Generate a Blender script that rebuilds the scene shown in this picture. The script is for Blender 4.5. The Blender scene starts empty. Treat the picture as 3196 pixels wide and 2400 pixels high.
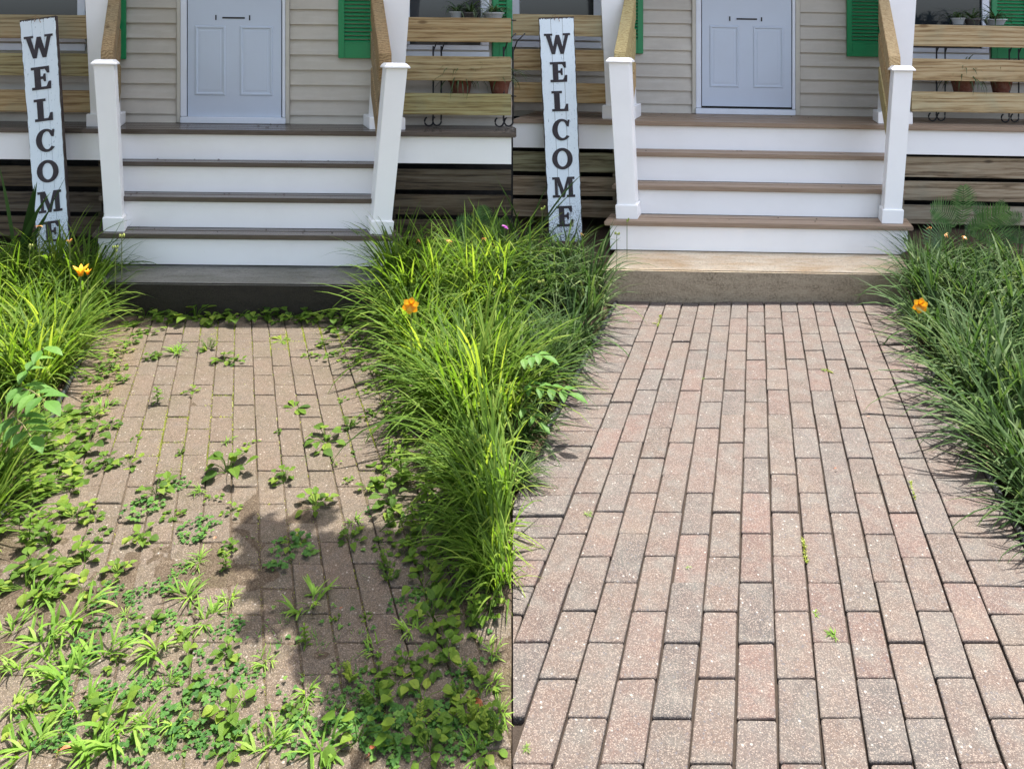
import bpy, bmesh, math, random
from mathutils import Vector, noise as mn
R = math.radians
rnd = random.Random(7)
scene = bpy.context.scene
col = scene.collection
# ------------------------------------------------------------------ camera, sky, sun
H = 1.665           # eye height
F = 2140.0          # focal length in photo pixels
HZ, CX = 130.0, 1598.0
cam = bpy.data.objects.new("camera", bpy.data.cameras.new("camera"))
col.objects.link(cam)
cam.location = (0, 0, H)
cam.rotation_euler = (R(90), 0, 0)
cam.data.sensor_width = 36
cam.data.lens = 36 * F / 3196
cam.data.shift_y = -(1200 - HZ) / 3196
cam.data.clip_start = 0.05
cam.data.clip_end = 500
scene.camera = cam
EL, AZ = R(68), R(35)
world = bpy.data.worlds.new("World")
scene.world = world
world.use_nodes = True
nt = world.node_tree
sky = nt.nodes.new('ShaderNodeTexSky')
sky.sky_type = 'NISHITA'
sky.sun_disc = False
sky.sun_elevation = EL
sky.sun_rotation = AZ
sky.dust_density = 3.2
sky.air_density = .75
sky.ozone_density = .6
bg = nt.nodes['Background']
bg.inputs[1].default_value = 0.15
hs = nt.nodes.new('ShaderNodeHueSaturation')   # thin summer haze: a paler sky
hs.inputs['Saturation'].default_value = .68
nt.links.new(sky.outputs[0], hs.inputs['Color'])
nt.links.new(hs.outputs[0], bg.inputs[0])
sd = bpy.data.lights.new("sun", 'SUN')
sd.energy = 4.0
sd.angle = R(0.5)
sd.color = (1, .95, .87)
sun = bpy.data.objects.new("sun", sd)
col.objects.link(sun)
SD = Vector((math.sin(AZ) * math.cos(EL), math.cos(AZ) * math.cos(EL), math.sin(EL)))
sun.rotation_euler = SD.to_track_quat('Z', 'Y').to_euler()
sun.location = SD * 20
scene.view_settings.view_transform = 'Standard'
scene.view_settings.look = 'None'
scene.view_settings.gamma = 1
scene.view_settings.exposure = 2.05
SHY, SHX = math.cos(AZ) / math.tan(EL), math.sin(AZ) / math.tan(EL)

# ------------------------------------------------------------------ materials
class N:
    def __init__(s, name):
        s.m = bpy.data.materials.new(name)
        s.m.use_nodes = True
        s.t = s.m.node_tree
        s.b = s.t.nodes['Principled BSDF']
        s.out = s.t.nodes['Material Output']
        g = s.t.nodes.new('ShaderNodeNewGeometry')
        s.pos = g.outputs['Position']
    def n(s, t, **k):
        x = s.t.nodes.new(t)
        for a, v in k.items():
            setattr(x, a, v)
        return x
    def set(s, sock, v):
        if isinstance(v, bpy.types.NodeSocket):
            s.t.links.new(v, sock)
        elif isinstance(v, tuple) and len(v) == 3 and sock.type == 'RGBA':
            sock.default_value = (*v, 1)
        else:
            sock.default_value = v
    def mapv(s, scale, src=None, loc=(0, 0, 0)):
        m = s.n('ShaderNodeMapping')
        s.set(m.inputs[0], src or s.pos)
        m.inputs['Scale'].default_value = scale
        m.inputs['Location'].default_value = loc
        return m.outputs[0]
    def noise(s, scale, detail=4, rough=.55, vec=None, dist=0):
        x = s.n('ShaderNodeTexNoise')
        s.set(x.inputs['Vector'], vec or s.pos)
        x.inputs['Scale'].default_value = scale
        x.inputs['Detail'].default_value = detail
        x.inputs['Roughness'].default_value = rough
        x.inputs['Distortion'].default_value = dist
        return x.outputs[0]
    def vor(s, scale, vec=None, out=1):
        x = s.n('ShaderNodeTexVoronoi')
        s.set(x.inputs['Vector'], vec or s.pos)
        x.inputs['Scale'].default_value = scale
        return x.outputs[out]
    def ramp(s, fac, *stops):
        x = s.n('ShaderNodeValToRGB')
        s.set(x.inputs[0], fac)
        e = x.color_ramp.elements
        while len(e) < len(stops):
            e.new(.5)
        for i, (p, c) in enumerate(stops):
            e[i].position = p
            e[i].color = (*c, 1) if isinstance(c, tuple) else (c, c, c, 1)
        return x.outputs[0]
    def mix(s, fac, a, b, mode='MIX'):
        x = s.n('ShaderNodeMix', data_type='RGBA', blend_type=mode)
        s.set(x.inputs[0], fac)
        s.set(x.inputs[6], a)
        s.set(x.inputs[7], b)
        return x.outputs[2]
    def math(s, op, a, b=0.0):
        x = s.n('ShaderNodeMath', operation=op)
        s.set(x.inputs[0], a)
        s.set(x.inputs[1], b)
        return x.outputs[0]
    def attr(s, name, out=0):
        x = s.n('ShaderNodeAttribute', attribute_name=name)
        return x.outputs[out]
    def sep(s, v=None):
        x = s.n('ShaderNodeSeparateXYZ')
        s.set(x.inputs[0], v or s.pos)
        return x.outputs
    def bump(s, h, strength=.3, dist=.002):
        x = s.n('ShaderNodeBump')
        x.inputs['Strength'].default_value = strength
        x.inputs['Distance'].default_value = dist
        s.set(x.inputs['Height'], h)
        s.t.links.new(x.outputs[0], s.b.inputs['Normal'])
    def done(s, base, rough=.7, spec=.4, **k):
        s.set(s.b.inputs['Base Color'], base)
        s.set(s.b.inputs['Roughness'], rough)
        s.b.inputs['Specular IOR Level'].default_value = spec
        for a, v in k.items():
            s.set(s.b.inputs[a], v)
        return s.m

MAT = {}
def paint(name, c, rough=.45, dirt=.12, dirtc=(.3, .27, .22), sc=6):
    s = N(name)
    f = s.ramp(s.noise(sc, 6, .65), (.45, 0.0), (.8, dirt))
    fl = s.ramp(s.noise(90, 2, .5), (.72, 0.0), (.78, .35 * min(1, dirt * 4)))
    c1 = s.mix(f, c, dirtc)
    c2 = s.mix(fl, c1, dirtc)
    s.bump(s.noise(160, 3), .08, .001)
    return s.done(c2, rough)
MAT['white'] = paint('white_pvc', (.87, .86, .84), .4, .13, (.50, .47, .42), 2.2)
MAT['door'] = paint('door_paint', (.52, .58, .66), .3, .12, (.36, .36, .36), 2.5)
MAT['frame'] = paint('frame_paint', (.72, .75, .80), .4, .15)
MAT['trim'] = paint('beige_trim', (.52, .49, .41), .5, .3)
MAT['green'] = paint('green_shutter', (.02, .24, .085), .4, .1, (.08, .2, .1))
MAT['black'] = paint('black_iron', (.012, .012, .014), .4, .05)
MAT['blackplastic'] = paint('black_plastic', (.015, .017, .02), .45, .3, (.08, .07, .05), 20)
MAT['dark'] = paint('dark_void', (.012, .011, .010), .9, .1)
MAT['terracotta'] = paint('terracotta', (.15, .048, .026), .8, .5, (.3, .2, .15), 20)
MAT['pot'] = paint('glazed_pot', (.38, .40, .40), .25, .1)
MAT['potdark'] = paint('dark_pot', (.06, .055, .05), .4, .3)
MAT['letter'] = paint('letter_paint', (.030, .024, .028), .7, .35, (.12, .1, .1), 14)
MAT['roof'] = paint('roof_shingle', (.08, .075, .07), .9, .4)
MAT['soffit'] = paint('soffit', (.45, .44, .42), .7, .2)
def glass():
    s = N('dark_glass')
    return s.done((.02, .025, .028), .08, .6)
MAT['glass'] = glass()

def siding():
    s = N('vinyl_siding')
    g = s.noise(1.2, 5, .6, s.mapv((3, 1, 30)))
    b = s.noise(2.2, 6, .7)
    c = s.mix(s.ramp(b, (.35, 0.0), (.7, 1.0)), (.53, .485, .405), (.44, .405, .34))
    c = s.mix(s.ramp(g, (.5, 0.0), (.75, .5)), c, (.58, .55, .49))
    s.bump(s.noise(6, 5, .6, s.mapv((4, 1, 60))), .25, .002)
    return s.done(c, .55)
MAT['siding'] = siding()

def decking(name, c1, c2, rough):
    s = N(name)
    g = s.noise(7, 6, .65, s.mapv((.8, 26, 26)))
    c = s.mix(s.ramp(g, (.3, 0.0), (.7, 1.0)), c1, c2)
    s.bump(g, .3, .002)
    return s.done(c, rough, .5)
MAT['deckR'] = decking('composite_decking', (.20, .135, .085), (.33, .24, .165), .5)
MAT['deckL'] = decking('wet_shaded_decking', (.055, .044, .034), (.125, .10, .08), .25)  # same decking, wet, with the porch shade also put into its colour

def wood(name, tones, rough=.75, moss=0.0, diag=False):
    s = N(name)
    if diag:
        mp = s.n('ShaderNodeMapping'); s.set(mp.inputs[0], s.pos); mp.inputs['Rotation'].default_value = (R(45), 0, R(90)); s.pos = mp.outputs[0]
    v = s.attr('v', 2)
    warp = s.noise(1.7, 3, .5)
    off = s.n('ShaderNodeCombineXYZ')
    s.set(off.inputs[0], s.math('MULTIPLY', v, 7.0))
    s.set(off.inputs[2], s.math('MULTIPLY', v, 3.0))
    va = s.n('ShaderNodeVectorMath', operation='ADD')
    s.set(va.inputs[0], s.mapv((1.5, 26, 30)))
    s.t.links.new(off.outputs[0], va.inputs[1])
    g = s.noise(2.2, 7, .68, va.outputs[0], .9)
    w = s.n('ShaderNodeTexWave', wave_type='RINGS', rings_direction='X')
    s.set(w.inputs[0], s.mapv((.7, 11, 14)))
    w.inputs['Scale'].default_value = 1.6
    w.inputs['Distortion'].default_value = 9
    w.inputs['Detail'].default_value = 4
    gg = s.mix(.22, g, w.outputs[0])
    c = s.ramp(gg, (.30, tones[0]), (.47, tones[1]), (.66, tones[2]))
    tint = s.ramp(v, (0.0, (1.0, .92, .78)), (.5, (1, 1, 1)), (1.0, (.86, 1.0, .80)))
    c = s.mix(1.0, c, tint, 'MULTIPLY')
    st = s.ramp(s.noise(3.5, 5, .6), (.5, 0.0), (.8, .55 + moss))
    c = s.mix(st, c, tones[3])
    kn = s.ramp(s.vor(2.6, s.mapv((.9, 2, 2.4)), 0), (.05, 1.0), (.11, 0.0))
    c = s.mix(kn, c, tones[0])
    s.bump(gg, .5, .003)
    return s.done(c, rough, .3)
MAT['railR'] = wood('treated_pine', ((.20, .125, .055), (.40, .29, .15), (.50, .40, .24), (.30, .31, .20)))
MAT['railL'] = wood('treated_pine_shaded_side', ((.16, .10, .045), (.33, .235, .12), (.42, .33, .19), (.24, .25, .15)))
MAT['railR_d'] = wood('treated_pine_sloped', ((.24, .15, .065), (.42, .29, .14), (.52, .40, .22), (.36, .30, .17)), diag=True)
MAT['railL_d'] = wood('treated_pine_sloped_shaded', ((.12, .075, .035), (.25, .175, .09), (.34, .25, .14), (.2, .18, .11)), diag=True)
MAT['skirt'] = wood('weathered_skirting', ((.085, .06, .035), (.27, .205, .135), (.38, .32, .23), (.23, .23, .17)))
MAT['skirtL'] = wood('dark_skirting', ((.022, .016, .010), (.075, .055, .033), (.12, .10, .07), (.05, .05, .035)))  # the skirting wood again, in darker tones

def brick(name, grime):
    s = N(name)
    c = s.mix(1.0, s.attr('bcol', 0), (.50, .475, .475) if grime < .5 else (.50, .49, .46), 'MULTIPLY')
    # mottled pigment
    bl = s.ramp(s.noise(9, 4, .6), (.35, 0.0), (.7, 1.0))
    c = s.mix(s.math('MULTIPLY', bl, .22), c, (.115, .060, .047))
    bl2 = s.ramp(s.noise(13, 3, .6, s.mapv((1, 1, 1), loc=(5, 3, 1))), (.45, 0.0), (.7, .7))
    c = s.mix(bl2, c, (.078, .075, .068))
    if grime > .5:
        c = s.mix(s.ramp(s.noise(28, 6, .75), (.38, .65), (.62, 0.0)), c, (.045, .034, .024))
        # soil film with a soft blotchy edge, worn bright on a few bricks
        d = s.noise(2.1, 6, .62)
        c = s.mix(s.ramp(d, (.34, .05), (.64, .58)), c, s.mix(s.noise(60, 3), (.050, .035, .025), (.088, .068, .050)))
        gm = s.math('MULTIPLY', s.ramp(s.noise(3.3, 6, .65), (.47, 0.0), (.66, .75)), .8)
        c = s.mix(gm, c, (.050, .043, .024))
        # mud strip by the left border
        xs = s.sep()
        lx = s.math('ADD', xs[0], s.math('MULTIPLY', xs[1], .3953))
        m = s.math('MULTIPLY', s.ramp(s.math('ABSOLUTE', s.math('ADD', lx, .66)), (.05, 1.0), (.17, 0.0)),
                   s.ramp(s.math('MULTIPLY', xs[1], .2), (.54, 0.0), (.66, 1.0)))
        c = s.mix(s.math('MULTIPLY', m, .75), c, (.075, .052, .024))
    else:
        ed = s.ramp(s.noise(2.4, 5, .6), (.55, 0.0), (.8, .35))
        c = s.mix(ed, c, (.135, .11, .08))
    # aggregate
    a1 = s.vor(360, out=1)
    h1 = s.ramp(s.vor(360, out=0), (.25, 1.0), (.75, 0.0))
    r = s.n('ShaderNodeSeparateColor'); s.set(r.inputs[0], a1)
    light = s.math('MULTIPLY', s.ramp(r.outputs[0], (.42, 0.0), (.75, 1.0)), h1)
    darkc = s.math('MULTIPLY', s.ramp(r.outputs[1], (.68, 0.0), (.80, 1.0)), h1)
    c = s.mix(s.math('MULTIPLY', light, .62 if grime < .5 else .6), c, (.235, .198, .168))
    c = s.mix(s.math('MULTIPLY', darkc, .7), c, (.03, .028, .032))
    a2 = s.vor(95, out=1)
    h2 = s.ramp(s.vor(95, out=0), (.10, 1.0), (.38, 0.0))
    r2 = s.n('ShaderNodeSeparateColor'); s.set(r2.inputs[0], a2)
    l2 = s.math('MULTIPLY', s.ramp(r2.outputs[0], (.93, 0.0), (.96, .6)), h2)
    c = s.mix(l2, c, (.36, .35, .33))
    d2 = s.math('MULTIPLY', s.ramp(r2.outputs[2], (.90, 0.0), (.93, .7)), h2)
    c = s.mix(d2, c, (.06, .06, .07))
    if grime > .5:
        c = s.mix(1.0, c, (.95, .91, .85), 'MULTIPLY')
    hh = s.mix(.5, h1, s.noise(120, 4, .6))
    s.bump(hh, .55, .0022)
    return s.done(c, .85, .3)
MAT['brickR'] = brick('pink_grey_paver', 0)
MAT['brickL'] = brick('grimy_paver', 1)

def sand(name, a, b, g):
    s = N(name)
    c = s.mix(s.noise(50, 5, .7), a, b)
    if g:
        c = s.mix(s.ramp(s.noise(2.2, 5, .6), (.50, 0.0), (.62, .45)), c, (.07, .075, .022))
    if g:
        h = s.ramp(s.vor(330, out=0), (.25, 1.0), (.7, 0.0)); q = s.n('ShaderNodeSeparateColor'); s.set(q.inputs[0], s.vor(330, out=1))
        c = s.mix(s.math('MULTIPLY', s.math('MULTIPLY', s.ramp(q.outputs[0], (.6, 0.0), (.8, 1.0)), h), .55), c, (.22, .19, .15))
        c = s.mix(s.math('MULTIPLY', s.ramp(q.outputs[1], (.6, 0.0), (.7, 1.0)), .7), c, (.025, .018, .012))
        c = s.mix(s.ramp(s.noise(30, 6, .75), (.45, .5), (.65, 0.0)), c, (.035, .026, .018))
    s.bump(s.noise(140, 4, .7), .8, .004)
    return s.done(c, .95, .1)
MAT['jointR'] = sand('dark_joint_sand', (.018, .014, .012), (.045, .035, .028), False)
MAT['jointL'] = sand('mossy_joint_dirt', (.045, .033, .023), (.105, .080, .056), True)
MAT['soil'] = sand('garden_soil', (.030, .020, .013), (.105, .075, .052), False)

def concrete(name, top, stain, side, side2, wet):
    s = N(name)
    g = s.n('ShaderNodeNewGeometry')
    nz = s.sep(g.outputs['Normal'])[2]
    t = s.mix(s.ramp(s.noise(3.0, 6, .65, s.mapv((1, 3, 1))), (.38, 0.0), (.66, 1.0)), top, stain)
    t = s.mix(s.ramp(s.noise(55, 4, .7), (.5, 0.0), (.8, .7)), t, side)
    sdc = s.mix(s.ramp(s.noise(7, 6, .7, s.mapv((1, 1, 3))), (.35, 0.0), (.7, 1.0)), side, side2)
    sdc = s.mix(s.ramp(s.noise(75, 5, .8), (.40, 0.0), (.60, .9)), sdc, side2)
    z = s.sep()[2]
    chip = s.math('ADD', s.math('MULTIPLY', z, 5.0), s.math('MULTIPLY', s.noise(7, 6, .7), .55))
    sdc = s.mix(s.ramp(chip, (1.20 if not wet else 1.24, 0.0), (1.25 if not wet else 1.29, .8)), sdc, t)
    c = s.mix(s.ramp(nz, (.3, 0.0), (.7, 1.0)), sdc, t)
    s.bump(s.noise(90, 6, .8), 1.0, .008)
    return s.done(c, .9 if not wet else .6, .3)
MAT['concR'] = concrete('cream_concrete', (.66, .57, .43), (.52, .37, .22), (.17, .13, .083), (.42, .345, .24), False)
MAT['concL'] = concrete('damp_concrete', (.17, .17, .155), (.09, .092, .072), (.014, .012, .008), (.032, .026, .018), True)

def signw():
    s = N('distressed_white_board')
    f1 = s.ramp(s.noise(9, 6, .7, s.mapv((3, 3, 1))), (.60, 0.0), (.68, .55))
    f2 = s.ramp(s.noise(60, 4, .7, s.mapv((2, 2, .6))), (.63, 0.0), (.68, .85))
    zz = s.sep()[2]
    low = s.ramp(zz, (.25, 1.0), (.55, 0.0))
    f3 = s.math('MULTIPLY', s.ramp(s.noise(120, 3, .6), (.52, 0.0), (.56, 1.0)), low)
    c = s.mix(f1, (.74, .82, .86), (.55, .66, .72))
    c = s.mix(f2, c, (.22, .28, .33))
    c = s.mix(f3, c, (.05, .045, .04))
    return s.done(c, .7, .2)
MAT['sign'] = signw()
MAT['signback'] = paint('burnt_board_edge', (.05, .035, .03), .8, .4)

def leafm(name, c1, c2, c3, trans=.45, tc=None, rough=.42, gloss=.35):
    s = N(name)
    v = s.attr('v', 2)
    oi = s.n('ShaderNodeObjectInfo')
    vv = s.math('ADD', s.math('MULTIPLY', v, .75), s.math('MULTIPLY', oi.outputs['Random'], .25))
    c = s.ramp(vv, (0.0, c1), (.55, c2), (1.0, c3))
    s.set(s.b.inputs['Base Color'], c)
    s.b.inputs['Roughness'].default_value = rough
    s.b.inputs['Specular IOR Level'].default_value = gloss
    tr = s.n('ShaderNodeBsdfTranslucent')
    s.set(tr.inputs[0], s.mix(1.0, c, tc or (1.9, 1.9, .9), 'MULTIPLY'))
    mx = s.n('ShaderNodeMixShader')
    mx.inputs[0].default_value = trans
    s.t.links.new(s.b.outputs[0], mx.inputs[1])
    s.t.links.new(tr.outputs[0], mx.inputs[2])
    s.t.links.new(mx.outputs[0], s.out.inputs[0])
    return s.m
MAT['bladeL'] = leafm('lily_blade_bright', (.026, .056, .010), (.080, .145, .018), (.205, .255, .05), rough=.6, gloss=.12)
MAT['bladeR'] = leafm('lily_blade_shaded', (.016, .036, .010), (.040, .078, .022), (.115, .150, .055), .3, (1.4, 1.5, .9), rough=.6, gloss=.12)  # same blades darkened: shade over the right beds is put into the colour
MAT['weed'] = leafm('weed_leaf', (.030, .068, .012), (.082, .148, .018), (.185, .24, .036), rough=.6, gloss=.12)
MAT['clover'] = leafm('clover_leaf', (.03, .085, .022), (.060, .145, .032), (.12, .21, .045), rough=.6, gloss=.12)
MAT['crab'] = leafm('crabgrass_blade', (.055, .12, .018), (.13, .235, .034), (.24, .32, .08), rough=.6, gloss=.12)
MAT['moss'] = leafm('moss_sprig', (.09, .13, .015), (.18, .22, .02), (.28, .27, .04), .3)
MAT['fern'] = leafm('fern_frond', (.04, .10, .03), (.07, .15, .05), (.12, .22, .08), .3)
MAT['spider'] = leafm('spider_plant_leaf', (.03, .06, .02), (.06, .10, .04), (.12, .16, .07), .3)
MAT['ash'] = leafm('ash_leaflet', (.035, .095, .018), (.07, .16, .03), (.13, .23, .05), .4, rough=.55, gloss=.2)
MAT['treeleaf'] = leafm('tree_leaf', (.03, .08, .015), (.05, .12, .02), (.09, .17, .04), .3)
MAT['petal'] = leafm('orange_petal', (.62, .22, .008), (.72, .33, .012), (.75, .48, .04), .35, (1.1, 1.0, .7))
MAT['wilt'] = leafm('wilted_petal', (.35, .12, .03), (.55, .26, .07), (.65, .42, .18), .3, (1, 1, 1))
MAT['bud'] = leafm('lily_bud', (.22, .28, .05), (.32, .38, .09), (.45, .45, .15), .2, (1, 1, 1))
MAT['stem'] = leafm('plant_stem', (.09, .12, .03), (.13, .15, .05), (.16, .12, .06), .1, (1, 1, 1))
MAT['purple'] = leafm('purple_petal', (.25, .04, .25), (.3, .06, .3), (.35, .1, .35), .3, (1, 1, 1))
MAT['deadleaf'] = leafm('dead_leaf', (.18, .05, .02), (.30, .10, .045), (.38, .19, .10), .15, (1, 1, 1))
MAT['bark'] = paint('bark', (.09, .07, .055), .9, .6, (.04, .03, .025), 12)
MAT['twine'] = paint('twine', (.25, .13, .06), .9, .2)

# ------------------------------------------------------------------ mesh helpers
class Place:
    def __init__(s, name, vp, tilt):
        s.name, s.vp, s.s = name, vp, tilt
        s.k = (vp - CX) / F
    def X(s, u, Y): return (u - s.vp) * Y / F
    def Z(s, v, Y, u=None):
        return H - (v - HZ - (0 if u is None else s.s * (u - s.vp))) * Y / F
    def w(s, x, y, z, tilt=True):
        return Vector((x + s.k * y, y, z - (s.s * x if tilt else 0)))
    def ground(s, u, v):
        Y = H * F / (v - HZ)
        return Vector(((u - CX) * Y / F, Y, 0))
PL = Place('L', 752, .010)
PR = Place('R', 2358, .0175)

def tag(o, label=None, cat=None, group=None, kind=None):
    if label: o['label'] = label
    if cat: o['category'] = cat
    if group: o['group'] = group
    if kind: o['kind'] = kind
    return o
def empty(name, loc, label, cat, group=None):
    o = bpy.data.objects.new(name, None)
    o.empty_display_size = .1
    col.objects.link(o)
    o.location = loc
    return tag(o, label, cat, group)
def wloc(o):
    v = Vector((0, 0, 0))
    while o:
        v += Vector(o.location)
        o = o.parent
    return v
class MB:
    def __init__(s, P=None, tilt=True):
        s.P, s.tilt = P, tilt
        s.v, s.f, s.c = [], [], []
    def pt(s, p):
        return s.P.w(p[0], p[1], p[2], s.tilt) if s.P else Vector(p)
    def add(s, pts, faces, val=.5):
        b = len(s.v)
        s.v += [s.pt(p) for p in pts]
        s.f += [tuple(b + i for i in f) for f in faces]
        s.c += [val] * len(pts)
    def hexa(s, a, val=.5):   # a: bottom 4 ccw, top 4 ccw
        s.add(a, [(3, 2, 1, 0), (4, 5, 6, 7), (0, 1, 5, 4), (1, 2, 6, 5), (2, 3, 7, 6), (3, 0, 4, 7)], val)
    def box(s, x0, x1, y0, y1, z0, z1, val=.5):
        s.hexa([(x0, y0, z0), (x1, y0, z0), (x1, y1, z0), (x0, y1, z0),
                (x0, y0, z1), (x1, y0, z1), (x1, y1, z1), (x0, y1, z1)], val)
    def tube(s, pts, r, n=6, val=.5, r2=None):
        pts = [Vector(p) for p in pts]
        L = len(pts)
        rings = []
        for i, p in enumerate(pts):
            d = (pts[min(i + 1, L - 1)] - pts[max(i - 1, 0)]).normalized()
            a = d.cross(Vector((0, 0, 1)))
            if a.length < .05: a = d.cross(Vector((1, 0, 0)))
            a.normalize(); b = d.cross(a)
            rr = r if r2 is None else r + (r2 - r) * i / max(1, L - 1)
            rings.append([p + (a * math.cos(2 * math.pi * j / n) + b * math.sin(2 * math.pi * j / n)) * rr for j in range(n)])
        vs = [q for g in rings for q in g]
        fs = [(i * n + j, i * n + (j + 1) % n, (i + 1) * n + (j + 1) % n, (i + 1) * n + j) for i in range(L - 1) for j in range(n)]
        fs += [tuple(range(n))[::-1], tuple((L - 1) * n + j for j in range(n))]
        s.add(vs, fs, val)
    def lathe(s, c, prof, n=20, val=.5):
        vs, fs = [], []
        for (r, z) in prof:
            vs += [(c[0] + r * math.cos(2 * math.pi * j / n), c[1] + r * math.sin(2 * math.pi * j / n), c[2] + z) for j in range(n)]
        for i in range(len(prof) - 1):
            fs += [(i * n + j, i * n + (j + 1) % n, (i + 1) * n + (j + 1) % n, (i + 1) * n + j) for j in range(n)]
        s.add(vs, fs, val)
    def mesh(s, name, mat, off=Vector((0, 0, 0)), bevel=0, smooth=False):
        me = bpy.data.meshes.new(name)
        me.from_pydata([tuple(Vector(v) - off) for v in s.v], [], s.f)
        a = me.attributes.new('v', 'FLOAT', 'POINT')
        a.data.foreach_set('value', s.c)
        if bevel:
            bm = bmesh.new(); bm.from_mesh(me)
            bmesh.ops.recalc_face_normals(bm, faces=bm.faces[:])
            bmesh.ops.bevel(bm, geom=bm.edges[:], offset=bevel, segments=2, affect='EDGES', clamp_overlap=True)
            bm.to_mesh(me); bm.free()
        if smooth:
            me.polygons.foreach_set('use_smooth', [True] * len(me.polygons))
        me.materials.append(mat)
        me.update()
        return me
    def build(s, name, mat, parent=None, bevel=0, smooth=False, loc=None):
        off = wloc(parent) if parent else Vector(loc or (0, 0, 0))
        o = bpy.data.objects.new(name, s.mesh(name, MAT[mat] if isinstance(mat, str) else mat, off, bevel, smooth))
        col.objects.link(o)
        if parent: o.parent = parent
        else: o.location = off
        return o
def one(P, name, mat, parent, args, val=.5, bevel=.003, tilt=True):
    m = MB(P, tilt); m.box(*args, val)
    return m.build(name, mat, parent, bevel)

# ------------------------------------------------------------------ ground
def sst(a, b, x):
    t = max(0, min(1, (x - a) / (b - a)))
    return t * t * (3 - 2 * t)
HALF = {'L': .845, 'R': .885}
def bedz(x, y):
    P = PL if x < 0 else PR
    xl = x - P.k * y
    e = sst(HALF[P.name] + .02, HALF[P.name] + .14, abs(xl))
    return -.075 + e * (.065 + .21 * sst(3.7, 4.4, y) + .012 * mn.noise(Vector((x * 6, y * 6, 0))) + .02 * mn.noise(Vector((x * 1.5, y * 1.5, 3))))
gx = [-200, -60, -20, -8] + [-5 + .045 * i for i in range(int(10 / .045) + 1)] + [8, 20, 60, 200]
gy = [-200, -60, -20, -6, -2, 0] + [.7 + .045 * i for i in range(int(5.4 / .045) + 1)] + [8, 20, 60, 250]
g = MB()
g.v = [Vector((x, y, bedz(x, y))) for y in gy for x in gx]
nx = len(gx)
g.f = [(j * nx + i, j * nx + i + 1, (j + 1) * nx + i + 1, (j + 1) * nx + i) for j in range(len(gy) - 1) for i in range(nx - 1)]
g.c = [.5] * len(g.v)
tag(g.build('ground', 'soil', smooth=True), kind='structure')

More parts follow.
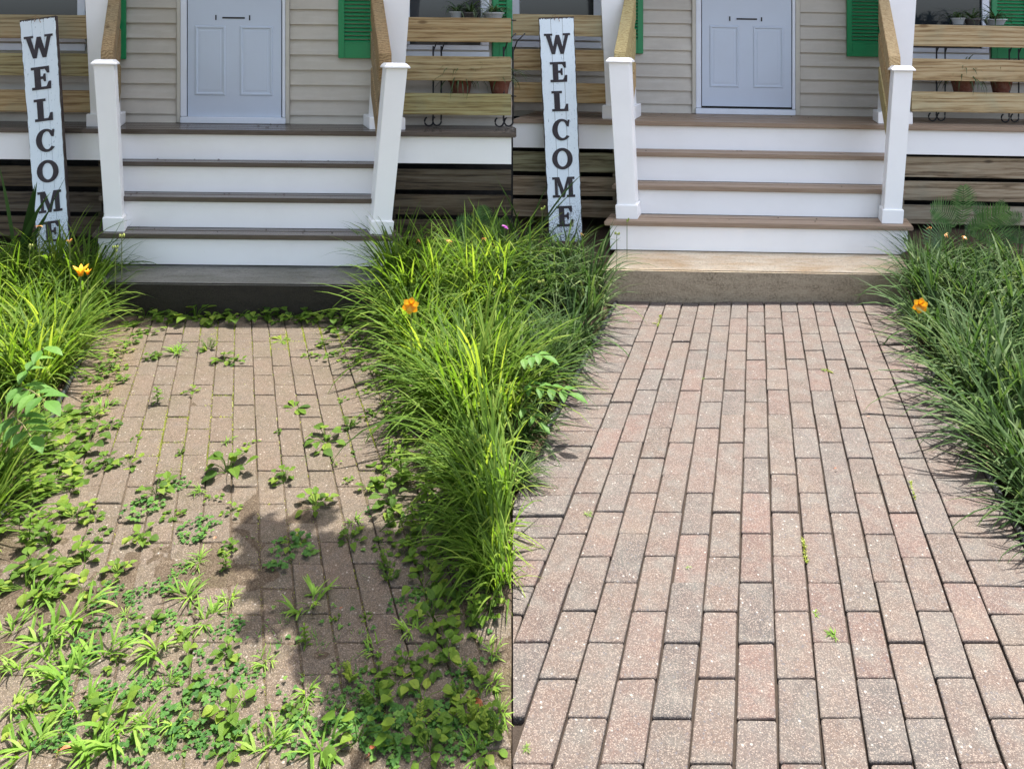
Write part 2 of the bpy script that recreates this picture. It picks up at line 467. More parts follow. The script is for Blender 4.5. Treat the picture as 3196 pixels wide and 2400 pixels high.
# ------------------------------------------------------------------ brick paths
def path(P, pw, pl, x0, yphase, yend, rise, joint, jz, mats, cols, seed):
    rr = random.Random(seed)
    bm_v, bm_f, bm_c = [], [], []
    sgn = -1 if P is PL else 1
    def brk(xa, xb, ya, yb):
        gpx = joint * rr.uniform(.45, 1.35) * .5; gpy = joint * rr.uniform(.15, .7) * .5
        xa += gpx; xb -= gpx; ya += gpy; yb -= gpy
        xm, ym = (xa + xb) / 2, (ya + yb) / 2
        if (sgn > 0 and xb + P.k * ym < .012) or (sgn < 0 and xa + P.k * ym > -.012): return
        if abs(xm + P.k * ym) > .80 * ym + .3: return
        rot = rr.gauss(0, .009); dz = rr.gauss(0, .0016); tx, ty = rr.gauss(0, .008), rr.gauss(0, .008)
        c = rr.choice(cols); j = rr.uniform(.86, 1.14)
        c = tuple(q * j for q in c)
        b = len(bm_v)
        for (ins, z) in ((0, -.05), (0, -.0045), (.0012, -.0016), (.0036, 0)):
            pts = []
            cc = .004
            for (sx, sy, ox, oy) in ((-1, -1, cc, 0), (1, -1, -cc, 0), (1, -1, 0, cc), (1, 1, 0, -cc), (1, 1, -cc, 0), (-1, 1, cc, 0), (-1, 1, 0, -cc), (-1, -1, 0, cc)):
                dx = sx * ((xb - xa) / 2 - ins) + ox; dy = sy * ((yb - ya) / 2 - ins) + oy
                X = xm + dx - rot * dy; Y = ym + dy + rot * dx
                wx = X + P.k * Y
                wx = min(wx, -.003) if sgn < 0 else max(wx, .003)
                pts.append((wx, Y, z + rise + dz + tx * dx + ty * dy + (.0025 if P is PL else .004) * mn.noise(Vector((X * 1.3, Y * 1.3, seed)))))
            bm_v.extend(pts)
        for k in range(3):
            for i in range(8):
                bm_f.append((b + k * 8 + i, b + k * 8 + (i + 1) % 8, b + k * 8 + 8 + (i + 1) % 8, b + k * 8 + 8 + i))
        bm_f.append(tuple(b + 24 + i for i in range(8)))
        bm_c.extend([c] * 32)
    for i in range(13):
        xa = x0 + (i - 6.5) * pw
        ph = yphase + (0 if i % 2 == 0 else pl / 2)
        n0 = math.floor((ph - .9) / pl)
        y = ph - n0 * pl
        while y < yend:
            y2 = min(y + pl, yend)
            if y2 - y > .02:
                brk(xa, xa + pw, y, y2)
            y += pl
    for sd_ in (-1, 1):
        xa = x0 + sd_ * 6.5 * pw
        y = yend
        q = pl / 2 * .985
        while y > .9:
            if sd_ < 0: brk(xa - pw * 2, xa, y - q, y)
            else: brk(xa, xa + pw * 2, y - q, y)
            y -= q
    me = bpy.data.meshes.new('brick_path')
    me.from_pydata(bm_v, [], bm_f)
    a = me.attributes.new('bcol', 'FLOAT_COLOR', 'POINT')
    a.data.foreach_set('color', [q for c in bm_c for q in (*c, 1)])
    me.materials.append(mats[0])
    o = bpy.data.objects.new('brick_path', me)
    col.objects.link(o)
    tag(o, kind='structure')
    m = MB()
    hw = 6.5 * pw + 2 * pw + .004
    st_ = .016 if P is PL else .1
    ny_ = int((yend - .9) / st_) + 1; nx_ = int(2 * hw / st_) + 1
    vs = []
    for jy in range(ny_ + 1):
        y = .9 + (yend - .9) * jy / ny_
        for ix in range(nx_ + 1):
            x = x0 - hw + 2 * hw * ix / nx_
            wx = x + P.k * y
            wx = min(wx, -.001) if sgn < 0 else max(wx, .001)
            zz = jz
            if P is PL:
                q = mn.noise(Vector((x * 3.1, y * 3.1, 2))) + .6 * mn.noise(Vector((x * 11, y * 11, 5))) + .35 * mn.noise(Vector((x * 30, y * 30, 8)))
                zz += .0052 * q + .0038 * (1 - sst(2.2, 3.0, y)) + .0025 * sst(.45, .85, abs(x))
            vs.append((wx, y, zz))
    w_ = nx_ + 1
    m.add(vs, [(a_ * w_ + b_, a_ * w_ + b_ + 1, (a_ + 1) * w_ + b_ + 1, (a_ + 1) * w_ + b_) for a_ in range(ny_) for b_ in range(nx_)])
    tag(m.build('path_joint_sand', mats[1], smooth=True), kind='structure')
colsR = [(.122, .100, .085), (.124, .097, .084), (.115, .101, .088), (.108, .100, .091), (.134, .096, .083), (.119, .099, .084), (.122, .103, .088), (.104, .099, .092)]
colsL = [(.150, .128, .10), (.14, .124, .10), (.155, .122, .097), (.135, .12, .098)]
path(PR, .1040, .2115, .002, 3.170, 4.39, .0, .0062, -.017, (MAT['brickR'], MAT['jointR']), colsR, 3)
path(PL, .0980, .1900, .013, 2.937, 4.145, .006, .0045, -.0005, (MAT['brickL'], MAT['jointL']), colsL, 5)

# ------------------------------------------------------------------ porch, steps, house
def place_build(P, D):
    L = P is PL
    where = 'weedy' if L else 'cleared'
    side = 'left' if L else 'right'
    xmin = (-.80 * 6.2 - .6) if L else 0
    def xa(y): return (-6.0 - P.k * y) if L else (-P.k * y + .004)       # world x limits in local
    def xb(y): return (-P.k * y - .004) if L else (6.5 - P.k * y)
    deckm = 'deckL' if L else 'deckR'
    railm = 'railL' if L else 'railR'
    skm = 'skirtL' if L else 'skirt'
    yp, yr1, yr2, yr3, yr4, yw = D['y']
    zp, zt1, zt2, zt3, zd = D['z']
    sx0, sx1 = D['steps']            # local x at bottom step
    # concrete slab
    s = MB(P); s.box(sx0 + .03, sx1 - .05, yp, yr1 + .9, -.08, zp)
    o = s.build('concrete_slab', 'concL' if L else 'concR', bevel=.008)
    tag(o, ('dark damp concrete slab under the steps of the weedy path, fronted by weeds' if L else
            'cream topped concrete slab with chipped edge under the steps of the cleared brick path'), 'slab')
    # steps
    st = empty('porch_steps', P.w((sx0 + sx1) / 2, yr1, zp), f'white porch steps with {"wet shaded" if L else "dry light brown"} treads at the end of the {where} path', 'steps')
    OH = .03
    ts = [(yr1, zp, zt1), (yr2, zt1, zt2), (yr3, zt2, zt3), (yr4, zt3, zd)]
    for i, (y, z0, z1) in enumerate(ts):
        th = .032
        ax, bx = (sx0, sx1) if i == 0 else (sx0 + .015, sx1 - .015)
        if i < 3:
            one(P, 'riser', 'white', st, (ax, bx, y, y + .02, z0 + .001 + (.006 if i == 0 else 0), z1 - th - .0015), bevel=.0015)
            nb = 2
            yb = ts[i + 1][0] - .001
            ya = y - OH
            m = MB(P)
            w = (yb - ya)
            m.box(ax - .035, bx + .035, ya, ya + w * .55, z1 - th, z1)
            m.box(ax - .035, bx + .035, ya + w * .55 + .004, yb, z1 - th, z1)
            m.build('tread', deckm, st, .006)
    # stringer side panels
    for x in (sx0 + .004, sx1 - .024):
        m = MB(P)
        for i in range(3):
            y0, y1 = ts[i][0] + .022, ts[i + 1][0] + .018
            m.box(x, x + .02, y0, y1, zp + .005 if i == 0 else ts[i][1] - .03, ts[i][2] - .034)
        m.build('stringer', 'white', st)
    # newel posts (flare outward slightly)
    for n in D['newels']:
        (ub0, ub1, vb), (ut0, ut1, vt), cap, trimtop, Y = n
        x0, x1 = P.X(ub0, Y), P.X(ub1, Y); X0, X1 = P.X(ut0, Y), P.X(ut1, Y)
        dep = .125
        uu = (ub0 + ub1) / 2
        zb, ztp = zt1 + .001, P.Z(vt, Y, uu)
        m = MB(P)
        y0, y1 = Y, Y + dep
        m.hexa([(x0, y0, zb), (x1, y0, zb), (x1, y1, zb), (x0, y1, zb), (X0, y0, ztp), (X1, y0, ztp), (X1, y1, ztp), (X0, y1, ztp)])
        nw = m.build('newel_post', 'white', st, .003)
        t = .012
        ztr = P.Z(trimtop, Y, uu)
        f = (ztr - zb) / (ztp - zb)
        m = MB(P)
        def lx(a, b, f): return a + (b - a) * f
        m.hexa([(x0 - t, y0 - t, zb), (x1 + t, y0 - t, zb), (x1 + t, y1 + t, zb), (x0 - t, y1 + t, zb),
                (lx(x0, X0, f) - t, y0 - t, ztr), (lx(x1, X1, f) + t, y0 - t, ztr), (lx(x1, X1, f) + t, y1 + t, ztr), (lx(x0, X0, f) - t, y1 + t, ztr)])
        m.build('base_trim', 'white', nw, .003)
        m = MB(P); q = .016
        m.box(X0 - q, X1 + q, y0 - q, y1 + q, ztp + .001, ztp + .010)
        a = (X0 - q, X1 + q, y0 - q, y1 + q); i_ = .022
        m.hexa([(a[0], a[2], ztp + .0102), (a[1], a[2], ztp + .0102), (a[1], a[3], ztp + .0102), (a[0], a[3], ztp + .0102),
                (a[0] + i_, a[2] + i_, ztp + .034), (a[1] - i_, a[2] + i_, ztp + .034), (a[1] - i_, a[3] - i_, ztp + .034), (a[0] + i_, a[3] - i_, ztp + .034)])
        m.build('post_cap', 'white', nw, .002)
    # stair rails: three sloping boards each side
    ny = D['newels'][0][4] + .125
    for si, (xn, xp) in enumerate(D['srail']):
        for k in range(3):
            za = D['srz'][k]
            y0, y1 = ny + .002, D['posts'][0][4] - .002
            rise = 1.30 + .26 * (2 - k) - za
            sg = -1 if si == 0 else 1
            th = .085 if k == 0 else .038
            hgt = .19
            m = MB(P)
            def sx(t): return xn + (xp - xn) * t
            m.hexa([(sx(0), y0, za), (sx(0) + sg * th, y0, za), (sx(1) + sg * th, y1, za + rise), (sx(1), y1, za + rise),
                    (sx(0), y0, za + hgt), (sx(0) + sg * th, y0, za + hgt), (sx(1) + sg * th, y1, za + rise + hgt), (sx(1), y1, za + rise + hgt)], rnd.random())
            m.build('rail_board', railm + '_d', st, .004)
    # porch
    po = empty('porch', P.w((sx0 + sx1) / 2, yr4, zd), f'raised porch with horizontal plank railing and slatted skirting behind the {where} path', 'porch')
    A, B = xa(yr4), xb(yr4)
    m = MB(P)
    ya = yr4 - OH
    dd = (yw - ya)
    nb = 4
    for i in range(nb):
        y0, y1 = ya + dd * i / nb, ya + dd * (i + 1) / nb - .005
        th = .034
        m.box(max(A, xa(y0)) + .002, xb(y1) - .002 if L else B, y0, y1, zd - th, zd)
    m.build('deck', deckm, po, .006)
    fb = D['fascia']
    m = MB(P); m.box(A, B, yr4, yr4 + .02, fb, zd - .036)
    m.build('fascia', 'white', po, .0015)
    # skirting: left of steps and right of steps
    ys = yr4 + .05
    for (u0, u1, bands) in D['skirt']:
        for (va, vb2) in bands:
            x0 = max(P.X(u0, ys), xa(ys)); x1 = min(P.X(u1, ys), xb(ys))
            um = (u0 + u1) / 2
            m = MB(P); m.box(x0, x1, ys, ys + .025, P.Z(vb2, ys, um), P.Z(va, ys, um), rnd.random())
            m.build('skirting_board', skm, po, .003)
        # support post of the skirting beside the stairs
    m = MB(P); m.box(xa(yw), xb(yw) if L else B + .3, yw - .03, yw, -.1, zd - .05)
    m.build('foundation', 'dark', po)  # near-black wall: the shade under the deck is put into its colour
    for x in (P.X(D['skirt'][0][1] + 6, ys), P.X(D['skirt'][1][0] - 10, ys)):
        one(P, 'skirting_post', skm, po, (x - .045, x + .045, ys + .026, ys + .11, .05, fb))
    # porch posts
    for (x0, x1, X0, X1, Y, zt) in D['posts']:
        m = MB(P); dep = .19
        top = 2.62
        m.hexa([(x0, Y, zd + .001), (x1, Y, zd + .001), (x1, Y + dep, zd + .001), (x0, Y + dep, zd + .001),
                (X0, Y, top), (X1, Y, top), (X1, Y + dep, top), (X0, Y + dep, top)])
        pp = m.build('porch_post', 'white', po, .003)
        t = .028
        m = MB(P); m.box(x0 - t, x1 + t, Y - t, Y + dep + t, zd + .001, zt)
        m.build('base_trim', 'white', pp, .003)
    yb = D['posts'][0][4] + .02
    for (u0, u1, bands) in D['rail']:
        for (va, vb2) in bands:
            x0 = max(P.X(u0, yb), xa(yb)); x1 = min(P.X(u1, yb), xb(yb))
            um = D['railu'][0 if u0 < P.vp else 1]
            m = MB(P); m.box(x0, x1, yb, yb + .038, P.Z(vb2, yb, um), P.Z(va, yb, um), rnd.random())
            m.build('railing_board', railm, po, .004)
    # house
    ho = empty('house', P.w(0, yw, 0), f'beige clapboard house front with pale blue door above the {where} path', 'house')
    pitch = .1145
    z = zd + .03 - (.0 if L else 0)
    wx0, wx1 = xa(yw), xb(yw)
    du0, du1 = D['door']             # frame outer px
    tr0, tr1 = D['trim']
    tx0, tx1 = P.X(tr0, yw), P.X(tr1, yw)
    m = MB(P)
    zz = zd + .001
    first = D['course0']
    zs = [zz]
    q = first
    while q < 2.75:
        zs.append(q); q += pitch
    segs = [(wx0, tx0 - .003), (tx1 + .003, wx1)]
    for (a, b) in segs:
        for i in range(len(zs) - 1):
            z0, z1 = zs[i], zs[i + 1]
            y = yw
            m.add([(a, y - .021, z0), (b, y - .021, z0), (b, y - .002, z1), (a, y - .002, z1), (a, y, z0), (b, y, z0)],
                  [(0, 1, 2, 3), (0, 4, 5, 1)])
    m.build('siding', 'siding', ho)
    # wall body behind the siding
    m = MB(P); m.box(wx0, wx1, yw + .002, yw + 3, -.1, 2.75)
    m.build('wall', 'trim', ho)
    fx0, fx1 = P.X(du0, yw), P.X(du1, yw)
    m = MB(P)
    m.box(tx0, fx0 - .001, yw - .030, yw + .001, zd + .002, 2.74)
    m.box(fx1 + .001, tx1, yw - .030, yw + .001, zd + .002, 2.74)
    m.build('corner_trim', 'trim', ho, .003)
    lx0, lx1 = P.X(D['leaf'][0], yw), P.X(D['leaf'][1], yw)
    dz = P.Z(D['leaf'][2], yw)
    m = MB(P)
    m.box(fx0, lx0 - .006, yw - .026, yw + .001, zd + .05, 2.74)
    m.box(lx1 + .006, fx1, yw - .026, yw + .001, zd + .05, 2.74)
    fr = m.build('door_frame', 'frame', ho, .004)
    m = MB(P); m.box(fx0, fx1, yw - .05, yw + .001, zd + .002, zd + .047)
    m.build('threshold', 'frame', ho, .003)
    # dark reveal strip, then the leaf with two raised panels
    one(P, 'door_reveal', 'dark', fr, (lx0 - .0055, lx1 + .0055, yw - .002, yw + .0015, zd + .048, 2.73), bevel=0)
    dl = one(P, 'door', 'door', ho, (lx0, lx1, yw - .014, yw - .003, dz, 2.72), bevel=.003)
    for (u0, u1, v0, v1) in D['panels']:
        x0, x1 = P.X(u0, yw), P.X(u1, yw); z0, z1 = P.Z(v1, yw), P.Z(v0, yw)
        m = MB(P)
        y = yw - .0142
        def ring(a0, a1, b0, b1, c0, c1, d0, d1, ya_, yb_):
            pass
        t = .011
        rings = [(0, 0), (.007, -.007), (.016, -.007), (.026, .0035), (.034, .0035), (.040, -.002)]
        vs = []
        for (i_, h_) in rings:
            vs += [(x0 + i_, y + h_, z0 + i_), (x1 - i_, y + h_, z0 + i_), (x1 - i_, y + h_, z1 - i_), (x0 + i_, y + h_, z1 - i_)]
        fs = [(4 * r + j, 4 * r + (j + 1) % 4, 4 * r + 4 + (j + 1) % 4, 4 * r + 4 + j) for r in range(len(rings) - 1) for j in range(4)]
        fs.append(tuple(4 * (len(rings) - 1) + j for j in range(4)))
        m.add(vs, fs)
        m.build('door_panel', 'door', dl)
    for (u0, u1, v0, v1) in D['slot']:
        x0, x1 = P.X(u0, yw), P.X(u1, yw)
        one(P, 'letter_slot', 'black', dl, (x0, x1, yw - .019, yw - .0145, P.Z(v1, yw), P.Z(v0, yw)), bevel=.001)
    # shutters
    for (u0, u1, vb, lou) in D['shutters']:
        x0, x1 = P.X(u0, yw), P.X(u1, yw)
        x1 = min(x1, xb(yw) - .01)
        zb = P.Z(vb, yw, (u0 + u1) / 2)
        zt = 2.5
        y0, y1 = yw - .045, yw - .016
        bw = .045
        m = MB(P)
        m.box(x0, x0 + bw, y0, y1, zb, zt); m.box(x1 - bw, x1, y0, y1, zb, zt)
        lz = zb + .115 * (1 if L else 1)
        m.box(x0 + bw + .0005, x1 - bw - .0005, y0 + .002, y1, zb + .0005, lz)
        sh = m.build('shutter', 'green', ho, .003)
        m = MB(P)
        z = lz + .001
        while z < zt - .05:
            m.hexa([(x0 + bw, y0 + .004, z), (x1 - bw, y0 + .004, z), (x1 - bw, y1 - .008, z + .018), (x0 + bw, y1 - .008, z + .018),
                    (x0 + bw, y0 + .004, z + .006), (x1 - bw, y0 + .004, z + .006), (x1 - bw, y1 - .008, z + .024), (x0 + bw, y1 - .008, z + .024)])
            z += .0295
        m.build('louvres', 'green', sh)
    # windows
    for (u0, u1, vb) in D['windows']:
        x0, x1 = max(P.X(u0, yw), xa(yw) + .01), min(P.X(u1, yw), xb(yw) - .01)
        zb = P.Z(vb, yw, (u0 + u1) / 2)
        m = MB(P)
        m.box(x0, x1, yw - .05, yw - .015, zb, zb + .05)
        m.box(x0, x1, yw - .04, yw - .015, zb + .065, zb + .10)
        m.box(x0, x0 + .06, yw - .045, yw - .015, zb + .102, 2.5)
        m.box(x1 - .06, x1, yw - .045, yw - .015, zb + .102, 2.5)
        wf = m.build('window', 'frame', ho, .003)
        one(P, 'pane', 'glass', wf, (x0 + .061, x1 - .061, yw - .026, yw - .018, zb + .102, 2.49), bevel=0)
    # porch roof, its eave throws the shade over the steps
    ze = 2.64
    ye = D['shade'] + SHY * ze
    m = MB()
    X0, X1 = (-7.5, -.01) if L else (.01, 8.5)
    m.hexa([(X0, ye, ze), (X1, ye, ze), (X1, yw + 3.2, ze + .9), (X0, yw + 3.2, ze + .9),
            (X0, ye, ze + .12), (X1, ye, ze + .12), (X1, yw + 3.2, ze + 1.05), (X0, yw + 3.2, ze + 1.05)])
    m.build('roof', 'roof', ho)
    # unseen upper storey, added to cut skylight; set back behind the porch roof
    yu = D['shade'] + SHY * 6.2
    m = MB()
    nC = 30
    for i in range(nC):
        z0, z1 = 2.7 + i * .115, 2.7 + (i + 1) * .115
        m.add([(X0, yu - .014, z0), (X1, yu - .014, z0), (X1, yu - .002, z1), (X0, yu - .002, z1), (X0, yu, z0), (X1, yu, z0)], [(0, 1, 2, 3), (0, 4, 5, 1)])
    m.build('upper_siding', 'siding', ho)
    m = MB(); m.box(X0, X1, yu + .001, yw + 3.3, 2.75, 6.15)
    m.build('upper_wall', 'trim', ho)
    # garden edging
    hw = HALF[P.name] + .006
    for sd_, nm in ((-1, 'left'), (1, 'right')):
        m = MB(P, False)
        pts = []
        y = yp - .03
        while y > 1.5:
            x = sd_ * hw + (.013 if L else .002)
            wx = x + P.k * y
            if (L and wx > -.09) or (not L and wx < .12): break
            pts.append((x + rnd.uniform(-.003, .003), y, .006 + rnd.uniform(-.003, .003))); y -= .12
        m.tube(pts, .0125, 8)
        tag(m.build('garden_edging', 'blackplastic', smooth=True, loc=P.w(*pts[0], False)),
            f'black plastic edging strip along the {nm} border of the {where} path', 'edging')
    # sign
    (tl, tr_, vt), (bl, br, vb), Yt, Yb, rows = D['sign']
    zt, zb = H - (vt - HZ) * Yt / F, H - (vb - HZ) * Yb / F
    TL, TR = ((tl - CX) * Yt / F), ((tr_ - CX) * Yt / F)
    BL, BR = ((bl - CX) * Yb / F), ((br - CX) * Yb / F)
    zbot = zb - .06
    # planar board frame
    a0 = Vector(((BL + BR) / 2, Yb, zb)); a1 = Vector(((TL + TR) / 2, Yt, zt))
    ax = (a1 - a0); Ls = ax.length; ax.normalize()
    sx_ = Vector((1, 0, 0)); sx_ = (sx_ - ax * sx_.dot(ax)).normalized()
    nn = sx_.cross(ax).normalized()
    if nn.y > 0: nn = -nn
    wT, wB = TR - TL, BR - BL
    sg = empty('welcome_sign', a0, ('tall white plank WELCOME sign beside the steps of the weedy path, bottom hidden in grass' if L else
               'tall white plank WELCOME sign beside the steps of the cleared brick path'), 'sign')
    def sp(u, t, d): return a0 + sx_ * u + ax * t + nn * d      # u metres across, t metres up, d out
    rs = random.Random(11)
    m = MB()
    # backing board
    def slab(pts, d0, d1):
        n = len(pts)
        m.add([sp(p[0], p[1], d0) for p in pts] + [sp(p[0], p[1], d1) for p in pts],
              [tuple(range(n))[::-1], tuple(range(n, 2 * n))] + [(i, (i + 1) % n, n + (i + 1) % n, n + i) for i in range(n)])
    slab([(-wB / 2 - .002, -.12), (wB / 2 + .002, -.12), (wT / 2 + .003, Ls + .006), (-wT / 2 - .003, Ls + .006)], -.020, .0)
    m.build('backing', 'signback', sg)
    m = MB()
    for k in range(3):
        f0, f1 = (-.5, -.1667, .1667)[k], (-.1667, .1667, .5)[k]
        pts = []
        g0, g1 = .0012, .0012
        nS = 60
        Lft = []
        Rgt = []
        for i in range(nS + 1):
            t = -.12 + (Ls + .12) * i / nS
            w_ = wB + (wT - wB) * max(0, t) / Ls
            jl = rs.uniform(0, .005) if k == 0 else g0
            jr = rs.uniform(0, .005) if k == 2 else g1
            Lft.append((f0 * w_ + jl, t)); Rgt.append((f1 * w_ - jr, t))
        top = [(Rgt[-1][0] + (Lft[-1][0] - Rgt[-1][0]) * i / 14, Ls - rs.uniform(0, .012)) for i in range(15)]
        pts = Lft[:-1][::1]
        # build as quads up the plank plus fringe
        for i in range(nS - 1):
            a, b, c, d = Lft[i], Rgt[i], Rgt[i + 1], Lft[i + 1]
            m.add([sp(*a, .0008), sp(*b, .0008), sp(*c, .0008), sp(*d, .0008), sp(*a, .006), sp(*b, .006), sp(*c, .006), sp(*d, .006)],
                  [(4, 5, 6, 7), (0, 4, 7, 3), (1, 2, 6, 5)], k / 2)
        a, b = Lft[nS - 1], Rgt[nS - 1]
        n_ = 14
        for i in range(n_):
            xa_, xb_ = a[0] + (b[0] - a[0]) * i / n_, a[0] + (b[0] - a[0]) * (i + 1) / n_
            h0 = rs.uniform(-.006, .012)
            m.add([sp(xa_, a[1], .006), sp(xb_, a[1], .006), sp(xb_, Ls - .006 + h0 * .4, .006), sp(xa_, Ls - .006 + rs.uniform(-.008, .004), .006)], [(0, 1, 2, 3)], k / 2)
    m.build('board', 'sign', sg)
    def ell(cx, cy, rx, ry, a, b, n): return [(cx + rx * math.cos(R(a + (b - a) * i / n)), cy + ry * math.sin(R(a + (b - a) * i / n))) for i in range(n + 1)]
    GL = {
     'L': [(0, 0), (.80, 0), (.80, .36), (.70, .36), (.60, .12), (.40, .12), (.40, .88), (.52, .88), (.52, 1), (0, 1), (0, .88), (.13, .88), (.13, .12), (0, .12)],
     'E': [(0, 0), (.82, 0), (.84, .34), (.74, .34), (.63, .12), (.40, .12), (.40, .45), (.50, .45), (.54, .34), (.62, .34), (.62, .68), (.54, .68), (.50, .57), (.40, .57), (.40, .88), (.60, .88), (.70, .70), (.79, .70), (.79, 1), (0, 1), (0, .88), (.13, .88), (.13, .12), (0, .12)],
     'M': [(0, 0), (.36, 0), (.36, .12), (.26, .12), (.26, .72), (.47, 0), (.60, 0), (.80, .72), (.80, .12), (.70, .12), (.70, 0), (1.12, 0), (1.12, .12), (1.02, .12), (1.02, .88), (1.12, .88), (1.12, 1), (.76, 1), (.56, .36), (.36, 1), (0, 1), (0, .88), (.12, .88), (.12, .12), (0, .12)],
     'W': [(0, 1), (0, .90), (.09, .90), (.34, 0), (.50, 0), (.62, .50), (.76, 0), (.92, 0), (1.17, .90), (1.26, .90), (1.26, 1), (.90, 1), (.90, .90), (1.00, .90), (.87, .36), (.73, .93), (.56, .93), (.42, .36), (.30, .90), (.40, .90), (.40, 1)],
     'C': ell(.46, .5, .46, .52, 50, 322, 26) + ell(.50, .5, .24, .40, 318, 62, 22) + [(.70, .66), (.80, .64), (.86, .96), (.76, .98)],
    }
    for ch, (v0, v1) in zip('WELCOME', rows):
        # rows given as photo lines; convert to distance along the board
        def along(v):
            f = (vb - v) / (vb - vt)
            return f * Ls
        t0, t1 = along(v1), along(v0)
        hgt = t1 - t0
        mm = MB()
        if ch == 'O':
            n = 32
            o_ = ell(.5, .5, .5, .52, 0, 360, n)[:-1]; i_ = ell(.5, .5, .25, .38, 0, 360, n)[:-1]
            W_ = 1.0
            ptsall = o_ + i_
            fl = [(j, (j + 1) % n, n + (j + 1) % n, n + j) for j in range(n)]
        else:
            ptsall = GL[ch]
            W_ = max(p[0] for p in ptsall)
            fl = [tuple(range(len(ptsall)))]
        N_ = len(ptsall)
        q = [((p[0] - W_ / 2) * hgt * 1.0, t0 + p[1] * hgt) for p in ptsall]
        fs = list(fl)
        fs += [tuple(N_ + i for i in f) for f in fl]
        if ch == 'O':
            fs += [(j, (j + 1) % n, N_ + (j + 1) % n, N_ + j) for j in range(n)] + [(n + j, n + (j + 1) % n, N_ + n + (j + 1) % n, N_ + n + j) for j in range(n)]
        else:
            fs += [(j, (j + 1) % N_, N_ + (j + 1) % N_, N_ + j) for j in range(N_)]
        mm.add([sp(*p, .0075) for p in q] + [sp(*p, .0095) for p in q], fs)
        mm.build('letter', 'letter', sg)
    m = MB()
    m.tube([sp(-.015, Ls - .02, .012), sp(-.005, Ls + .01, .014), sp(.012, Ls + .012, .012), sp(.018, Ls - .012, .012), sp(.024, Ls - .03, .010)], .0018, 5)
    m.tube([sp(-.015, Ls - .02, .012), sp(-.03, Ls + .016, .012), sp(0, Ls + .022, .01)], .0016, 5)
    m.build('twine', 'twine', sg)
    # plant stand and pots behind the right-hand railing
    yS = D['stand'][0]
    ps = empty('plant_stand', P.w(P.X(D['stand'][1], yS), yS, zd), f'black wrought iron plant stand behind the right railing of the {"left" if L else "right"} porch', 'plant stand')
    m = MB(P)
    def scroll(x, y):
        m = MB(P)
        m.tube([(x, y, zd + .60), (x, y, zd + .10), (x - .002, y, zd + .055)] +
               [(x - .032 + .032 * math.cos(a), y, zd + .045 + .034 * math.sin(a)) for a in [-.2 - .5 * i for i in range(9)]], .0065, 6)
        m.tube([(x, y, zd + .56), (x + .03, y, zd + .64), (x + .09, y, zd + .70)], .005, 6)
        m.build('stand_leg', 'black', ps, smooth=True)
    for (u, dy) in ((D['stand'][1], 0), (D['stand'][2], .03), (D['stand'][3], 0), (D['stand'][3] + 34, .03)):
        scroll(P.X(u, yS), yS + dy)
    xs0, xs1 = P.X(D['stand'][1], yS) - .01, P.X(D['stand'][3], yS) + .1
    shz = D['stand'][4]
    m = MB(P)
    for z in (shz[0], shz[1]):
        for yy in (yS + .02, yS + .05, yS + .08):
            m.tube([(xs0, yy, z), (xs1, yy, z)], .004, 5)
    m.build('shelf', 'black', ps)
    return dict(ho=ho, po=po, yS=yS, zd=zd, sh=shz)

Dl = dict(
    y=(4.143, 4.469, 4.607, 4.733, 4.825, 5.21), z=(.201, .412, .621, .833, 1.044),
    steps=(PL.X(306, 4.469), PL.X(1236, 4.469)),
    newels=[((329, 384, 721), (291, 355, 204), 0, 679, 4.49), ((1160, 1219, 721), (1206, 1272, 214), 0, 690, 4.49)],
    srail=[(-.86, -.86), (.93, .93)], srz=(1.40, 1.14, .88),
    fascia=PL.Z(505, 4.825, 752),
    skirt=[(-700, 318, [(516, 579), (597, 658), (673, 735)]), (1228, 1620, [(530, 594), (610, 672), (688, 750)])],
    posts=[(PL.X(284, 4.92), PL.X(364, 4.92), PL.X(252, 4.92), PL.X(336, 4.92), 4.92, PL.Z(357, 4.92, 325)),
           (PL.X(1163, 4.92), PL.X(1250, 4.92), PL.X(1208, 4.92), PL.X(1300, 4.92), 4.92, PL.Z(367, 4.92, 1207))],
    rail=[(-700, 285, [(47, 121), (167, 237), (282, 351)]), (1258, 1640, [(56, 132), (177, 253), (293, 360)])], railu=(100, 1420),
    door=(564, 890), trim=(552, 903), leaf=(586, 878, 366), panels=[(608, 704, 82, 299), (748, 851, 82, 299)],
    slot=[(672, 676, 49, 65), (694, 764, 55, 60), (777, 781, 49, 65)],
    course0=PL.Z(355, 5.21, 500),
    shutters=[(300, 396, 185, 0), (1054, 1172, 183, 0), (1532, 1640, 184, 0)],
    windows=[(-60, 270, 158), (1250, 1520, 183)],
    shade=4.01,
    sign=((63, 173, 60), (119, 218, 775), 4.76, 4.62, [(113, 185), (213, 285), (314, 384), (410, 479), (506, 573), (600, 665), (692, 755)]),
    stand=(5.06, 1352, 1381, 1572, (PL.Z(300, 5.06, 1400), PL.Z(62, 5.06, 1400))),
)
